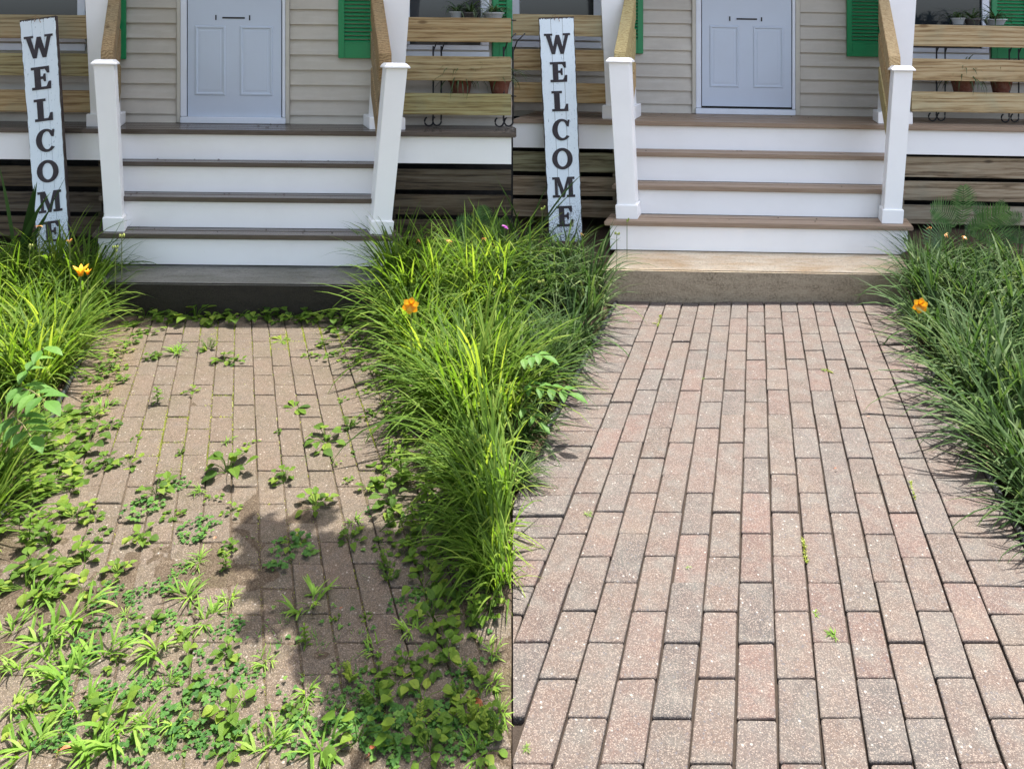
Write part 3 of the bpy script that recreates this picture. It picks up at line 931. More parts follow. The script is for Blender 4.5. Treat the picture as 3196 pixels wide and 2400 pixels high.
Dr = dict(
    y=(4.39, 4.77, 4.957, 5.109, 5.262, 5.857), z=(.194, .405, .6145, .829, 1.041),
    steps=(PR.X(1904, 4.77), PR.X(2833, 4.77)),
    newels=[((1929, 1986, 680), (1899, 1963, 197), 0, 640, 4.81), ((2756, 2812, 695), (2790, 2850, 222), 0, 655, 4.81)],
    srail=[(-.934, -.934), (.96, .96)], srz=(1.38, 1.12, .86),
    fascia=PR.Z(474, 5.262, 2358),
    skirt=[(1560, 1922, [(476, 537), (552, 611), (625, 678)]), (2816, 3900, [(499, 562), (575, 635), (650, 708)])],
    posts=[(PR.X(1893, 5.36), PR.X(1975, 5.36), PR.X(1864, 5.36), PR.X(1950, 5.36), 5.36, PR.Z(330, 5.36, 1932)),
           (PR.X(2750, 5.36), PR.X(2835, 5.36), PR.X(2786, 5.36), PR.X(2876, 5.36), 5.36, PR.Z(351, 5.36, 2794))],
    rail=[(1560, 1894, [(47, 114), (156, 222), (260, 322)]), (2845, 3900, [(80, 147), (186, 254), (289, 352)])], railu=(1740, 3000),
    door=(2173, 2482), trim=(2161, 2496), leaf=(2191, 2470, 334), panels=[(2215, 2307, 83, 275), (2350, 2445, 83, 275)],
    slot=[(2276, 2280, 54, 68), (2299, 2363, 59, 64), (2375, 2379, 55, 68)],
    course0=PR.Z(325, 5.857, 2100),
    shutters=[(1916, 2009, 168, 0), (2641, 2757, 178, 0), (3090, 3210, 184, 0)],
    windows=[(1560, 1878, 150), (2790, 3082, 188)],
    shade=4.37,
    sign=((1682, 1790, 57), (1714, 1817, 734), 5.20, 5.0, [(108, 174), (199, 263), (291, 355), (380, 445), (470, 534), (558, 620), (646, 708)]),
    stand=(5.50, 2923, 2953, 3150, (PR.Z(292, 5.5, 2980), PR.Z(80, 5.5, 2980))),
)
BL_ = place_build(PL, Dl)
BR_ = place_build(PR, Dr)

# ------------------------------------------------------------------ plants
class PM(MB):
    def strip(s, pts, sides, ws, val, fold=0.0):
        """ribbon along pts; with a centre rib when fold>0"""
        b = len(s.v)
        if fold:
            for p, d, w in zip(pts, sides, ws):
                up = Vector((0, 0, fold * w))
                s.v += [p - d * w + up, p, p + d * w + up]; s.c += [val] * 3
            for i in range(len(pts) - 1):
                q = b + 3 * i
                s.f += [(q, q + 1, q + 4, q + 3), (q + 1, q + 2, q + 5, q + 4)]
        else:
            for p, d, w in zip(pts, sides, ws):
                s.v += [p - d * w, p + d * w]; s.c += [val] * 2
            for i in range(len(pts) - 1):
                q = b + 2 * i
                s.f += [(q, q + 1, q + 3, q + 2)]
    def blade(s, base, az, el, L, w, bend, val, n=6, wob=0, rr=rnd):
        p = Vector(base); pts = [p.copy()]; a = az
        d0 = Vector((math.cos(az), math.sin(az), 0))
        side = Vector((-math.sin(az), math.cos(az), 0))
        tw = rr.uniform(-.5, .5)
        sides = [side]
        for i in range(n):
            t = (i + 1) / n
            e = el - bend * t ** 1.3
            p = p + (d0 * math.cos(e) + Vector((0, 0, math.sin(e)))) * (L / n) + side * wob * L / n * t
            pts.append(p.copy())
            sides.append((side + Vector((0, 0, 1)) * tw * t).normalized())
        ws = [w * (.7, .95, 1, .95, .75, .45, .04)[min(6, int(round(i * 6 / n)))] for i in range(n + 1)]
        s.strip(pts, sides, ws, val)
    def leaf(s, base, az, tilt, L, W, val, droop=.5, fold=.25, shape='oval', n=5):
        d0 = Vector((math.cos(az), math.sin(az), 0))
        side = Vector((-math.sin(az), math.cos(az), 0))
        prof = {'oval': (.02, .62, 1, .92, .55, .02), 'heart': (.35, 1, 1.0, .78, .42, .02), 'lance': (.05, .5, .95, 1, .6, .02),
                'spoon': (.12, .22, .45, .9, 1, .35), 'round': (.3, .85, 1, 1, .75, .25)}[shape]
        p = Vector(base); pts = []; ws = []; sides = []
        for i in range(n + 1):
            t = i / n
            e = tilt - droop * t
            if i: p = p + (d0 * math.cos(e) + Vector((0, 0, math.sin(e)))) * (L / n)
            pts.append(p.copy()); ws.append(W * .5 * prof[int(t * 5 + .01)]); sides.append(side)
        if shape == 'heart':
            pts[0] = pts[0] - d0 * L * .02
        s.strip(pts, sides, ws, val, fold)
    def stemline(s, a, b, r, val=.3):
        a, b = Vector(a), Vector(b)
        m = (a + b) / 2 + Vector((0, 0, .05 * (b - a).length))
        s.tube([a, m, b], r, 4, val)

def clump(seed, h, n, w=.0058, spread=.09, sprawl=1.0, lean=None):
    rr = random.Random(seed); m = PM()
    for i in range(n):
        a = rr.uniform(0, 2 * math.pi)
        r = spread * math.sqrt(rr.random())
        a2 = a + rr.gauss(0, .6)
        if lean is not None and math.cos(a2 - lean) < -.15: a2 = lean + rr.gauss(0, .7)
        L = h * rr.uniform(.65, 1.35)
        el = R(rr.uniform(52, 86))
        bend = R(rr.uniform(40, 140)) * sprawl * (1.2 - el / 1.9)* 1.3
        m.blade((r * math.cos(a), r * math.sin(a), -.03), a2, el, L, w * rr.uniform(.6, 1.25), bend, min(1, max(0, rr.gauss(.5, .22))), 7, rr.gauss(0, .12), rr)
    for i in range(n // 7):
        a = rr.uniform(0, 6.28); L = h * rr.uniform(.5, 1.0); e = R(rr.uniform(35, 80)); p = Vector((0, 0, 0)); k1 = rr.uniform(.4, .7)
        d = Vector((math.cos(a) * math.cos(e), math.sin(a) * math.cos(e), math.sin(e))); q = p + d * L * k1
        e2 = R(rr.uniform(-60, -5)); a3 = a + rr.gauss(0, .6); d2 = Vector((math.cos(a3) * math.cos(e2), math.sin(a3) * math.cos(e2), math.sin(e2)))
        sv = Vector((-math.sin(a), math.cos(a), 0))
        m.strip([p, (p + q) / 2, q, q + d2 * L * (1 - k1) * .6, q + d2 * L * (1 - k1)], [sv] * 5, [w * .8, w, w, w * .7, w * .1], rr.uniform(.6, 1.0))
    for i in range(n // 10):       # dry blades at the base
        a = rr.uniform(0, 6.28)
        m.blade((0, 0, -.01), a, R(rr.uniform(15, 60)), h * rr.uniform(.5, .9), w * .7, R(60), 1.0, 6, 0, rr)
    return m
def variants(name, mat, gen, k):
    return [gen(100 + i).mesh(name, MAT[mat]) for i in range(k)]
clL = variants('grass_clump', 'bladeL', lambda s: clump(s, .46, 125, .0068), 5)
clLl = variants('grass_clump', 'bladeL', lambda s: clump(s, .46, 120, lean=math.pi), 3)
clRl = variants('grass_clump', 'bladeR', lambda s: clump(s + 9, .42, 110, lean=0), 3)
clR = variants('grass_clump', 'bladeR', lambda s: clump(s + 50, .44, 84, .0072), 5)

def put(me, name, loc, sc, rz, label, cat, group):
    o = bpy.data.objects.new(name, me)
    col.objects.link(o)
    o.location = loc
    o.scale = (sc, sc, sc) if not isinstance(sc, tuple) else sc
    o.rotation_euler = (rnd.uniform(-.06, .06), rnd.uniform(-.06, .06), rz)
    return tag(o, label, cat, group)
ORD = ['first', 'second', 'third', 'fourth', 'fifth', 'sixth', 'seventh', 'eighth', 'ninth', 'tenth', 'eleventh', 'twelfth', 'thirteenth',
       'fourteenth', 'fifteenth', 'sixteenth', 'seventeenth', 'eighteenth', 'nineteenth', 'twentieth']
for t_ in ('twenty', 'thirty', 'forty', 'fifty', 'sixty', 'seventy', 'eighty', 'ninety'):
    if t_ != 'twenty': ORD.append(t_[:-1] + 'ieth')
    ORD += [t_ + '-' + o_ for o_ in ORD[:9]]
def bed(P, side, pts, meshes, sc):
    wh = 'weedy' if P is PL else 'cleared'
    pts = sorted(pts, key=lambda p: -p[1])
    for i, (x, y, s_) in enumerate(pts):
        w = P.w(x, y, 0, False)
        z = bedz(w.x, w.y)
        shade = 'bright yellow-green' if P is PL else 'dark green'
        ms, rz = meshes, rnd.uniform(0, 6.28)
        if (P is PL and side == 'right' and w.x > -.42 and y < 3.0): ms, rz = clLl, rnd.uniform(-.3, .3)
        if (P is PR and side == 'left' and w.x < .38 and y < 3.4): ms, rz = clRl, rnd.uniform(-.3, .3)
        put(ms[i % len(ms)], 'grass_clump', (w.x, w.y, max(z, -.01)), sc * s_, rz,
            f'{shade} grass clump, {ORD[i]} from the steps, {side} bed of the {wh} path', 'grass clump', f'grass clumps in the {side} bed of the {wh} path')
rb = random.Random(21)
def fill(P, sgn, y0, y1, hw, xlim, step, s0, s1):
    out = []
    y = y0
    while y > y1:
        x = hw
        while x < xlim(y):
            out.append((sgn * (x + rb.uniform(-.03, .05)), y + rb.uniform(-.06, .06), rb.uniform(s0, s1)))
            x += step * rb.uniform(.85, 1.2)
        y -= step * rb.uniform(.85, 1.15)
    return out
# left place
bed(PL, 'left', fill(PL, -1, 4.28, 3.25, .97, lambda y: .352 * y + .10, .19, .66, .88) + [(-.95, 2.62, .62), (-.93, 2.45, .6), (-.90, 2.30, .55)], clL, 1)
bed(PL, 'right', fill(PL, 1, 4.30, 2.75, .99, lambda y: .395 * y - (.03 if y > 3.1 else .12), .19, .80, 1.04) +
    [(.95, 2.62, .85), (.92, 2.48, .8), (.86, 2.36, .72), (.83, 2.22, .62), (.79, 2.10, .50)], clL, 1)
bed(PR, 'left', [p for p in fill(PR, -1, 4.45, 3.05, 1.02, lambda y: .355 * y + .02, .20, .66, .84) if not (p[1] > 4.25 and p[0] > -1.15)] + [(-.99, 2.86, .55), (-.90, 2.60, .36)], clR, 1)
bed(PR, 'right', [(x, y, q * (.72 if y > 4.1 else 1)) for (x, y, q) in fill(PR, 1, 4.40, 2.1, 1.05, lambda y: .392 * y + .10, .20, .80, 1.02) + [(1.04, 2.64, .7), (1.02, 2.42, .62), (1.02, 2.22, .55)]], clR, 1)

# --- weeds
def wH(seed):
    rr = random.Random(seed); m = PM()
    for i in range(rr.randint(10, 16)):
        a = rr.uniform(0, 6.28); q = rr.uniform(.10, .72)
        h = rr.uniform(.10, .55) * (1.1 - q * .5)
        b = (q * math.cos(a), q * math.sin(a), h)
        m.tube([(0, 0, 0), (b[0] * .5, b[1] * .5, h * .75), b], .012, 4, .35)
        Lf = rr.uniform(.30, .50)
        m.leaf(b, a + rr.gauss(0, .5), rr.uniform(-.1, .7), Lf, Lf * rr.uniform(.62, .88), min(1, max(0, rr.gauss(.5, .25))), rr.uniform(.3, 1.1), rr.uniform(.1, .4), rr.choice(['heart', 'heart', 'oval']))
    return m
def wG(seed):
    rr = random.Random(seed); m = PM()
    for k in range(rr.randint(4, 6)):
        a0 = rr.uniform(0, 6.28); r = rr.uniform(.15, .5)
        c = (r * math.cos(a0), r * math.sin(a0), rr.uniform(.05, .22))
        m.tube([(0, 0, 0), c], .014, 4, .6)
        for i in range(rr.randint(3, 5)):
            m.blade(c, a0 + rr.gauss(0, .9), R(rr.uniform(15, 70)), rr.uniform(.4, .85), rr.uniform(.028, .045), R(rr.uniform(20, 80)), min(1, max(0, rr.gauss(.5, .25))), 6, rr.gauss(0, .15), rr)
    for i in range(6):
        m.blade((0, 0, 0), rr.uniform(0, 6.28), R(rr.uniform(35, 80)), rr.uniform(.5, .9), .03, R(rr.uniform(20, 70)), rr.random(), 6, rr.gauss(0, .15), rr)
    return m
def wC(seed):
    rr = random.Random(seed); m = PM()
    for i in range(44):
        a = rr.uniform(0, 6.28); q = math.sqrt(rr.random()) * .95
        b = Vector((q * math.cos(a), q * math.sin(a), rr.uniform(.10, .34)))
        m.tube([(b.x * .85, b.y * .85, 0), b], .007, 3, .4)
        a1 = rr.uniform(0, 6.28); v = rr.random(); l = rr.uniform(.10, .16)
        for k in range(3):
            m.leaf(b, a1 + k * 2.094, rr.uniform(-.05, .3), l, l * .95, v, .3, .2, 'round', 5)
    return m
def wF(seed):
    rr = random.Random(seed); m = PM()
    for k in range(9):
        a = rr.uniform(0, 6.28); e = R(rr.uniform(20, 75)); L = rr.uniform(.5, .95)
        d = Vector((math.cos(a) * math.cos(e), math.sin(a) * math.cos(e), math.sin(e)))
        m.tube([(0, 0, 0), d * L * .5, d * L + Vector((0, 0, -.08))], .010, 3, .5)
        v = rr.random()
        for i in range(8):
            p = d * L * (.3 + .7 * i / 8)
            for sg in (-1, 1):
                m.leaf(p, a + sg * rr.uniform(.6, 1.1), rr.uniform(0, .5), .20, .075, v, .4, .1, 'lance')
    return m
def wR(seed):
    rr = random.Random(seed); m = PM(); n = rr.randint(7, 10)
    for i in range(n):
        m.leaf((0, 0, .02), i * 6.283 / n + rr.gauss(0, .15), rr.uniform(.15, .6), rr.uniform(.7, 1.0), rr.uniform(.22, .30), rr.random(), rr.uniform(.5, .9), .25, 'spoon')
    return m
def wT(seed):
    rr = random.Random(seed); m = PM()
    top = Vector((rr.uniform(-.15, .15), rr.uniform(-.15, .15), 1.1))
    m.tube([(0, 0, 0), top * .5, top], .022, 5, .6)
    for i in range(20):
        t = .12 + .88 * i / 19
        m.leaf(top * t, i * 2.4 + rr.gauss(0, .2), rr.uniform(.1, .9), (1.0 - .45 * t) * rr.uniform(.42, .62), rr.uniform(.11, .17), min(1, t * .5 + rr.random() * .5), rr.uniform(.4, 1.1), .25, 'lance')
    return m
SPEC = {'H': ('broadleaf_weed', 'weed', wH, 'heart-leaved weed'), 'G': ('crabgrass_tuft', 'crab', wG, 'crabgrass tuft'),
        'C': ('clover_patch', 'clover', wC, 'clover patch'), 'F': ('feathery_weed', 'weed', wF, 'feathery cut-leaved weed'),
        'R': ('rosette_weed', 'weed', wR, 'flat rosette weed'), 'T': ('tall_weed', 'weed', wT, 'upright narrow-leaved weed')}
VAR = {k: [s[2](300 + 17 * i + ord(k)).mesh(s[0], MAT[s[1]]) for i in range(6)] for k, s in SPEC.items()}
W = """470 1035 30 H;520 1020 25 H;670 1012 28 R;555 1095 45 G;470 1115 28 H;650 1088 35 F;700 1122 30 H;735 1128 25 H;880 1055 35 R;1055 1024 38 H;
1015 1075 25 H;985 1008 18 H;1012 1110 25 H;1055 1112 32 H;1105 1132 32 H;965 1112 18 H;1165 1148 32 H;1190 1172 28 H;492 1252 38 T;597 1222 24 H;330 1270 38 G;
350 1330 32 H;425 1370 16 H;564 1412 22 F;713 1374 27 G;785 1383 20 H;337 1442 46 H;400 1445 42 H;709 1460 74 H;561 1508 30 C;485 1532 52 H;445 1583 55 C;539 1606 30 H;
669 1554 24 H;626 1530 30 G;723 1594 30 H;622 1645 55 C;445 1682 46 H;720 1716 34 H;619 1748 46 G;705 1772 42 T;271 1384 58 H;200 1392 54 H;225 1425 50 H;180 1480 60 H;242 1610 54 H;
214 1526 52 H;300 1616 32 H;304 1670 32 H;264 1746 56 H;203 1740 58 H;100 1762 66 H;150 1690 55 H;120 1640 50 H;921 1268 46 R;869 1353 15 H;1068 1253 17 H;1129 1228 17 H;1180 1207 32 H;1212 1265 28 H;
1151 1293 25 H;1227 1287 30 H;1245 1316 22 H;1234 1341 30 H;1088 1328 36 F;1017 1372 56 H;1122 1416 34 R;1209 1430 52 T;1263 1412 52 T;1042 1446 19 H;955 1431 13 G;890 1495 42 H;
1198 1470 62 H;1306 1482 62 H;1082 1504 21 H;1144 1523 34 H;988 1578 52 H;1223 1567 62 H;1165 1593 26 C;1104 1623 34 G;1241 1646 46 F;912 1690 36 H;908 1722 70 C;1093 1680 44 H;
1201 1706 36 H;1317 1690 56 H;1335 1750 56 H;1209 1762 42 F;1343 1610 38 H;1364 1638 32 H;221 1918 105 G;112 1862 70 G;322 2028 90 G;365 2070 30 H;488 2010 84 G;582 1852 68 G;517 1826 42 C;
474 1944 42 H;640 1926 62 G;709 1953 46 C;582 2020 56 H;604 2083 48 C;716 2034 48 H;716 1862 48 G;517 2134 46 G;445 2133 58 C;213 2100 98 G;130 1990 92 G;311 2162 48 C;242 2208 84 G;336 2220 64 H;
365 2270 112 G;466 2244 56 G;582 2208 80 C;716 2238 70 H;94 2230 64 H;94 2320 96 G;293 2345 96 G;582 2308 54 C;712 2126 54 C;720 2342 48 H;62 2080 66 G;394 1918 32 G;970 1880 84 G;955 2010 44 T;
1216 1802 38 F;1324 1818 58 H;1433 1860 60 T;1353 1912 64 H;1245 1891 36 C;1285 1964 58 G;1379 1978 48 H;1426 1968 32 H;1494 1962 38 H;829 2056 42 G;1172 2022 42 G;955 2156 56 G;1147 1926 26 F;
1050 1932 24 F;1393 2034 62 H;1458 2078 48 R;1267 2074 38 H;1339 2082 48 H;1097 2114 48 F;1183 2100 52 H;1140 2119 38 C;1039 2184 38 C;1317 2174 64 H;1252 2200 60 C;1433 2170 48 F;1469 2256 72 F;
959 2240 24 F;836 2258 36 H;919 2298 64 C;1115 2294 92 H;1003 2325 90 G;1216 2298 76 C;1306 2254 62 F;1397 2260 44 C;1487 2298 44 C;1343 2342 62 H;1548 2226 60 G;1535 2028 50 G;1535 2128 48 G;
836 2322 82 G;1480 2345 60 G;1100 2210 60 C;1180 2260 70 C;1260 2330 60 C;1350 2240 60 C;1420 2320 60 C;1050 2260 50 C;160 2150 60 C;400 1980 40 C;520 1940 40 C;640 2140 46 H;300 1960 44 C;
420 2340 70 C;180 2270 60 C;540 2255 60 G;680 2300 60 C;760 2180 36 G;790 2120 34 C;250 2040 50 C;330 1850 46 C;260 1830 50 H;370 1790 40 H;170 1820 60 H;420 1860 34 C;560 1780 30 C;
1400 1700 40 C;1480 1800 44 G;1290 1600 30 C;1380 1560 34 H;1390 1480 40 H;1330 1420 40 H;1300 1370 36 H;1280 1330 30 H;1320 1860 40 C;1440 2110 46 C;1500 2180 50 H;1520 2330 60 H;
300 1180 30 H;340 1210 32 H;290 1240 34 H;370 1160 28 H;330 1110 30 H;380 1100 30 H;410 1070 28 H;440 1040 26 H;290 1300 34 H;250 1330 38 H;400 1020 26 H;350 1145 30 H;310 1150 26 F;380 1190 26 H;
1130 1070 30 H;1160 1100 30 H;1200 1130 30 H;1230 1190 30 H;1110 1050 26 H;1270 1240 28 H;1290 1280 30 H;
120 1330 70 H;190 1310 62 H;80 1450 66 H;150 1450 60 H;120 1540 64 H;250 1480 46 H;60 1620 60 H;240 1290 44 H;170 1600 50 H;80 1820 70 H;150 1880 46 H;1260 1730 44 H;1400 1760 52 H;1390 1860 50 H;1450 1920 44 H;1280 1680 36 F;1520 1900 50 H;1240 2120 60 H;1180 2180 60 F;1500 2110 60 F;1420 2250 60 H;1540 2290 56 F;900 2240 40 H;40 1960 60 G;40 2200 60 G;150 2050 60 G;1255 1500 84 T;1335 1570 80 T;1405 1710 76 T;1345 1850 60 R;1290 1640 60 T;150 1400 76 T;105 1560 76 T;210 1340 60 R;1480 1930 66 T;90 1700 70 T"""
def wlabel(kind, u, v, r, first):
    lat = ('far left', 'centre left', 'centre', 'centre right', 'far right')[min(4, max(0, int((u - 47) / 1537 * 5)))]
    dep = ('slab foot', 'top', 'upper', 'middle', 'lower', 'front', 'bottom')[
        0 if v < 1010 else 1 if v < 1140 else 2 if v < 1300 else 3 if v < 1550 else 4 if v < 1800 else 5 if v < 2150 else 6]
    sz = 'tiny' if r < 24 else 'small' if r < 36 else 'medium' if r < 56 else 'large'
    return f'{sz} {SPEC[kind][3]}, {dep} {lat} of the weedy path'
wl = [tuple(x.split()) for x in W.replace('\n', '').split(';')]
for x in (452, 500, 545, 575, 610, 645, 690, 740, 790, 832, 868, 905, 950, 985, 1030, 1070, 1105):
    wl.append((x, rnd.uniform(968, 992), rnd.uniform(38, 60), rnd.choice('HHHR')))
used = {}
cnt = {}
for (u, v, r, k) in wl:
    u, v, r = float(u), float(v), float(r)
    used.setdefault(wlabel(k, u, v, r, 0), []).append((u, v, r, k))
for lab, items in used.items():
    items.sort(key=lambda t: t[0])
    for j, (u, v, r, k) in enumerate(items):
        vv = v + r * .25
        g_ = PL.ground(u, vv)
        if g_.y > 4.10: g_ = PL.ground(u, HZ + H * F / 4.10)
        i = cnt.get(k, 0); cnt[k] = i + 1
        l = lab
        if len(items) > 1:
            l += f', {ORD[j]} from left'
        sc = r * g_.y / F * (1.42 if k == 'H' else 1.15 if k == 'C' else 1.3)
        hz = 1.0 if k != 'H' else rnd.uniform(.8, 1.1)
        z0 = max(0.0, bedz(g_.x, g_.y))
        put(VAR[k][i % 6], SPEC[k][0], (g_.x, g_.y, z0), (sc, sc, sc * hz), rnd.uniform(0, 6.28), l, 'weed', f'{SPEC[k][3]}s on the weedy path')

# moss and tiny sprouts in the joints (uncountable)
def mossy(P, n, seed, dens, name, mat='moss', pw=.098, pl=.19, x0=.013, ph=2.937):
    rr = random.Random(seed); m = PM()
    k = 0
    while k < n:
        y = rr.uniform(1.6, 4.12)
        i = rr.randint(0, 13)
        if rr.random() < .65:
            x = x0 + (i - 6.5) * pw + rr.gauss(0, .004)
        else:
            x = x0 + (min(i, 12) - 6.5 + rr.random()) * pw
            p_ = ph + (0 if min(i, 12) % 2 == 0 else pl / 2)
            y = p_ + round((y - p_) / pl) * pl + rr.gauss(0, .003)
        if y > 4.12: continue
        if rr.random() > dens(x, y): continue
        w = P.w(x, y, 0, False)
        if (P is PL and w.x > -.02) or (P is PR and w.x < .02): continue
        k += 1
        v = rr.random()
        for j in range(5):
            m.blade((w.x + rr.gauss(0, .003), w.y + rr.gauss(0, .003), -.004), rr.uniform(0, 6.28), R(rr.uniform(20, 85)), rr.uniform(.005, .015), .0019, .5, v, 2, 0, rr)
    return tag(m.build(name, mat), 'green moss and tiny sprouts in the joints of the weedy path', 'moss', kind='stuff')
def dens(x, y):
    a = mn.noise(Vector((x * 2.2, y * 2.2, 4)))
    return min(1, max(0.02, (a + .08) * 3)) * (1.0 if 2.6 < y < 4.0 and -.4 < x < .6 else .22)
mossy(PL, 12000, 4, dens, 'joint_moss')
rr2 = random.Random(9)
m = PM()
for i in range(900):        # thread-like seedlings and low clover over the front of the weedy path
    u, v = rr2.uniform(40, 1560), 1600 + 760 * math.sqrt(rr2.random())
    if mn.noise(Vector((u / 160, v / 160, 2))) < -.02 and v < 2250: continue
    g_ = PL.ground(u, v)
    if rr2.random() < .5:
        a1 = rr2.uniform(0, 6.28); l = rr2.uniform(.004, .009); vv = rr2.random(); b = Vector((g_.x, g_.y, rr2.uniform(.006, .02)))
        for k in range(3): m.leaf(b, a1 + k * 2.094, rr2.uniform(0, .4), l, l * .95, vv, .3, .2, 'round')
    else:
        for j in range(4): m.blade(g_, rr2.uniform(0, 6.28), R(rr2.uniform(20, 80)), rr2.uniform(.012, .035), .0012, .6, rr2.random(), 3, 0, rr2)
tag(m.build('seedling_cover', 'clover'), 'low green seedlings scattered over the front of the weedy path', 'seedlings', kind='stuff')
# low leafy cover under the grass of the beds
for P, nm in ((PL, 'weedy'), (PR, 'cleared')):
    m = PM(); rr = random.Random(31)
    for i in range(9000 if P is PL else 7000):
        y = rr.uniform(1.9, 4.5)
        sg = rr.choice((-1, 1))
        x = sg * rr.uniform(.88, 2.6)
        w = P.w(x, y, 0, False)
        if (P is PL and w.x > 0) or (P is PR and w.x < 0): continue
        if P is PR and abs(x) < 1.0: continue
        z = bedz(w.x, w.y)
        if rr.random() < .45:
            l = rr.uniform(.015, .035)
            m.leaf((w.x, w.y, z + rr.uniform(.01, .10)), rr.uniform(0, 6.28), rr.uniform(-.2, .8), l, l * .7, rr.random() * .6, .6, .3, rr.choice(('oval', 'heart')))
        else:
            m.blade((w.x, w.y, z), rr.uniform(0, 6.28), R(rr.uniform(40, 88)), rr.uniform(.08, .22), .0025, R(rr.uniform(20, 80)), rr.random() * .6, 5, 0, rr)
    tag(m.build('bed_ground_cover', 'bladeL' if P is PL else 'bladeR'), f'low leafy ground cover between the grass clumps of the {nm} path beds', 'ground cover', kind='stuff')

# --- flowers
def flower(P, u, v, Y, r, kind, label, name='daylily_flower', stem=.26, lean=(0, 0)):
    r *= 1.05
    c = Vector(((u - CX) * Y / F, Y, H - (v - HZ) * Y / F))
    o = empty(name, (c.x, c.y, c.z - stem), label, 'flower')
    m = PM(); m.tube([(c.x - lean[0], c.y - lean[1], c.z - stem), (c.x - lean[0] * .4, c.y, c.z - stem * .4), c], .0022, 5, .3)
    m.build('stem', 'stem', o)
    m = PM(); rr = random.Random(int(u))
    if kind == 'open':
        for i in range(6):
            a = i * 1.047 + .3
            # petals face the viewer: build in a tilted frame
            pts, sd_, ws = [], [], []
            ax = Vector((math.cos(a), -.35, math.sin(a))).normalized()
            sv = ax.cross(Vector((0, -1, 0))).normalized()
            for k in range(6):
                t = k / 5
                pts.append(c + ax * r * t + Vector((0, -r * .25 * math.sin(t * 3), 0)))
                ws.append(r * (.10, .22, .34, .38, .28, .05)[k]); sd_.append(sv)
            m.strip(pts, sd_, ws, .35 if i % 2 else .85)
        m.build('petals', 'petal', o)
    elif kind == 'trumpet':
        for i in range(6):
            a = i * 1.047
            m.blade((c.x, c.y, c.z), a, R(78), r * 1.7, r * .34, R(50), rr.random(), 5, 0, rr)
        m.build('petals', 'petal', o)
    elif kind == 'wilt':
        for i in range(5):
            m.blade((c.x, c.y, c.z), rr.uniform(0, 6.28), R(rr.uniform(-40, 60)), r * 1.2, r * .22, R(60), rr.random(), 5, .2, rr)
        m.build('petals', 'wilt', o)
    elif kind == 'bud':
        for i in range(4):
            p = c + Vector((rr.uniform(-r, r), rr.uniform(-r, r) * .5, rr.uniform(-r, r) * .7))
            m.lathe(p, [(0.0005, -r * .6), (r * .28, -r * .25), (r * .30, r * .2), (.0005, r * .6)], 8, rr.random())
        m.build('buds', 'bud', o, smooth=True)
    else:
        for i in range(10):
            m.leaf((c.x, c.y, c.z), rr.uniform(0, 6.28), rr.uniform(0, 1.2), r, r * .7, rr.random(), .5, .2, 'round')
        m.build('petals', 'purple', o)
flower(PL, 252, 862, 3.62, .040, 'trumpet', 'orange lily trumpet above the grass left of the weedy path')
flower(PL, 274, 858, 3.74, .022, 'trumpet', 'narrow orange lily bud opening beside the orange trumpet left of the weedy path')
flower(PL, 1283, 950, 3.15, .040, 'open', 'open yellow-orange lily in the sunlit grass right of the weedy path')
flower(PL, 1306, 748, 4.30, .026, 'wilt', 'curled orange lily in the shade near the right newel post of the left steps')
flower(PL, 1398, 754, 4.25, .024, 'wilt', 'faded orange lily behind the sunlit grass right of the weedy path')
flower(PL, 1508, 745, 4.1, .020, 'wilt', 'withered brown lily heads near the divide of the two gardens')
flower(PL, 1575, 712, 4.4, .024, 'phlox', 'small purple flower head beside the slatted skirting of the left porch', 'phlox_flower')
flower(PL, 122, 705, 4.05, .020, 'wilt', 'pale wilted lily in front of the left WELCOME sign')
flower(PL, 218, 752, 4.0, .018, 'wilt', 'pink wilted lily right of the left WELCOME sign')
flower(PL, 380, 736, 4.0, .017, 'bud', 'pair of green lily buds in front of the bottom step of the weedy path')
flower(PL, 360, 776, 3.95, .017, 'bud', 'row of green lily buds over the white bottom riser of the weedy path')
flower(PL, 92, 770, 4.0, .016, 'bud', 'green lily buds at the far left edge of the photo')
flower(PR, 2866, 950, 3.55, .042, 'open', 'open orange lily in the dark grass right of the cleared path')
flower(PR, 2905, 712, 4.5, .024, 'wilt', 'drooping yellow lily right of the right newel post of the cleared path')
flower(PR, 2950, 732, 4.45, .022, 'wilt', 'small faded lily in the right bed of the cleared path')
flower(PR, 3010, 738, 4.4, .024, 'wilt', 'yellow wilted lily in the right bed below the fern')
flower(PR, 1816, 730, 4.45, .016, 'wilt', 'pale withered lily at the foot of the right WELCOME sign')
flower(PR, 1692, 650, 4.45, .016, 'bud', 'lily buds left of the letter M on the right WELCOME sign')
flower(PR, 1957, 688, 4.5, .016, 'bud', 'lily buds on a stalk in front of the first tread of the cleared path')
flower(PR, 1925, 730, 4.4, .016, 'bud', 'lily buds in front of the bottom riser of the cleared path')
flower(PR, 1688, 880, 3.8, .015, 'bud', 'single green lily bud deep in the left bed of the cleared path')
flower(PR, 2998, 1148, 3.3, .016, 'bud', 'pale lily buds low in the right bed of the cleared path')

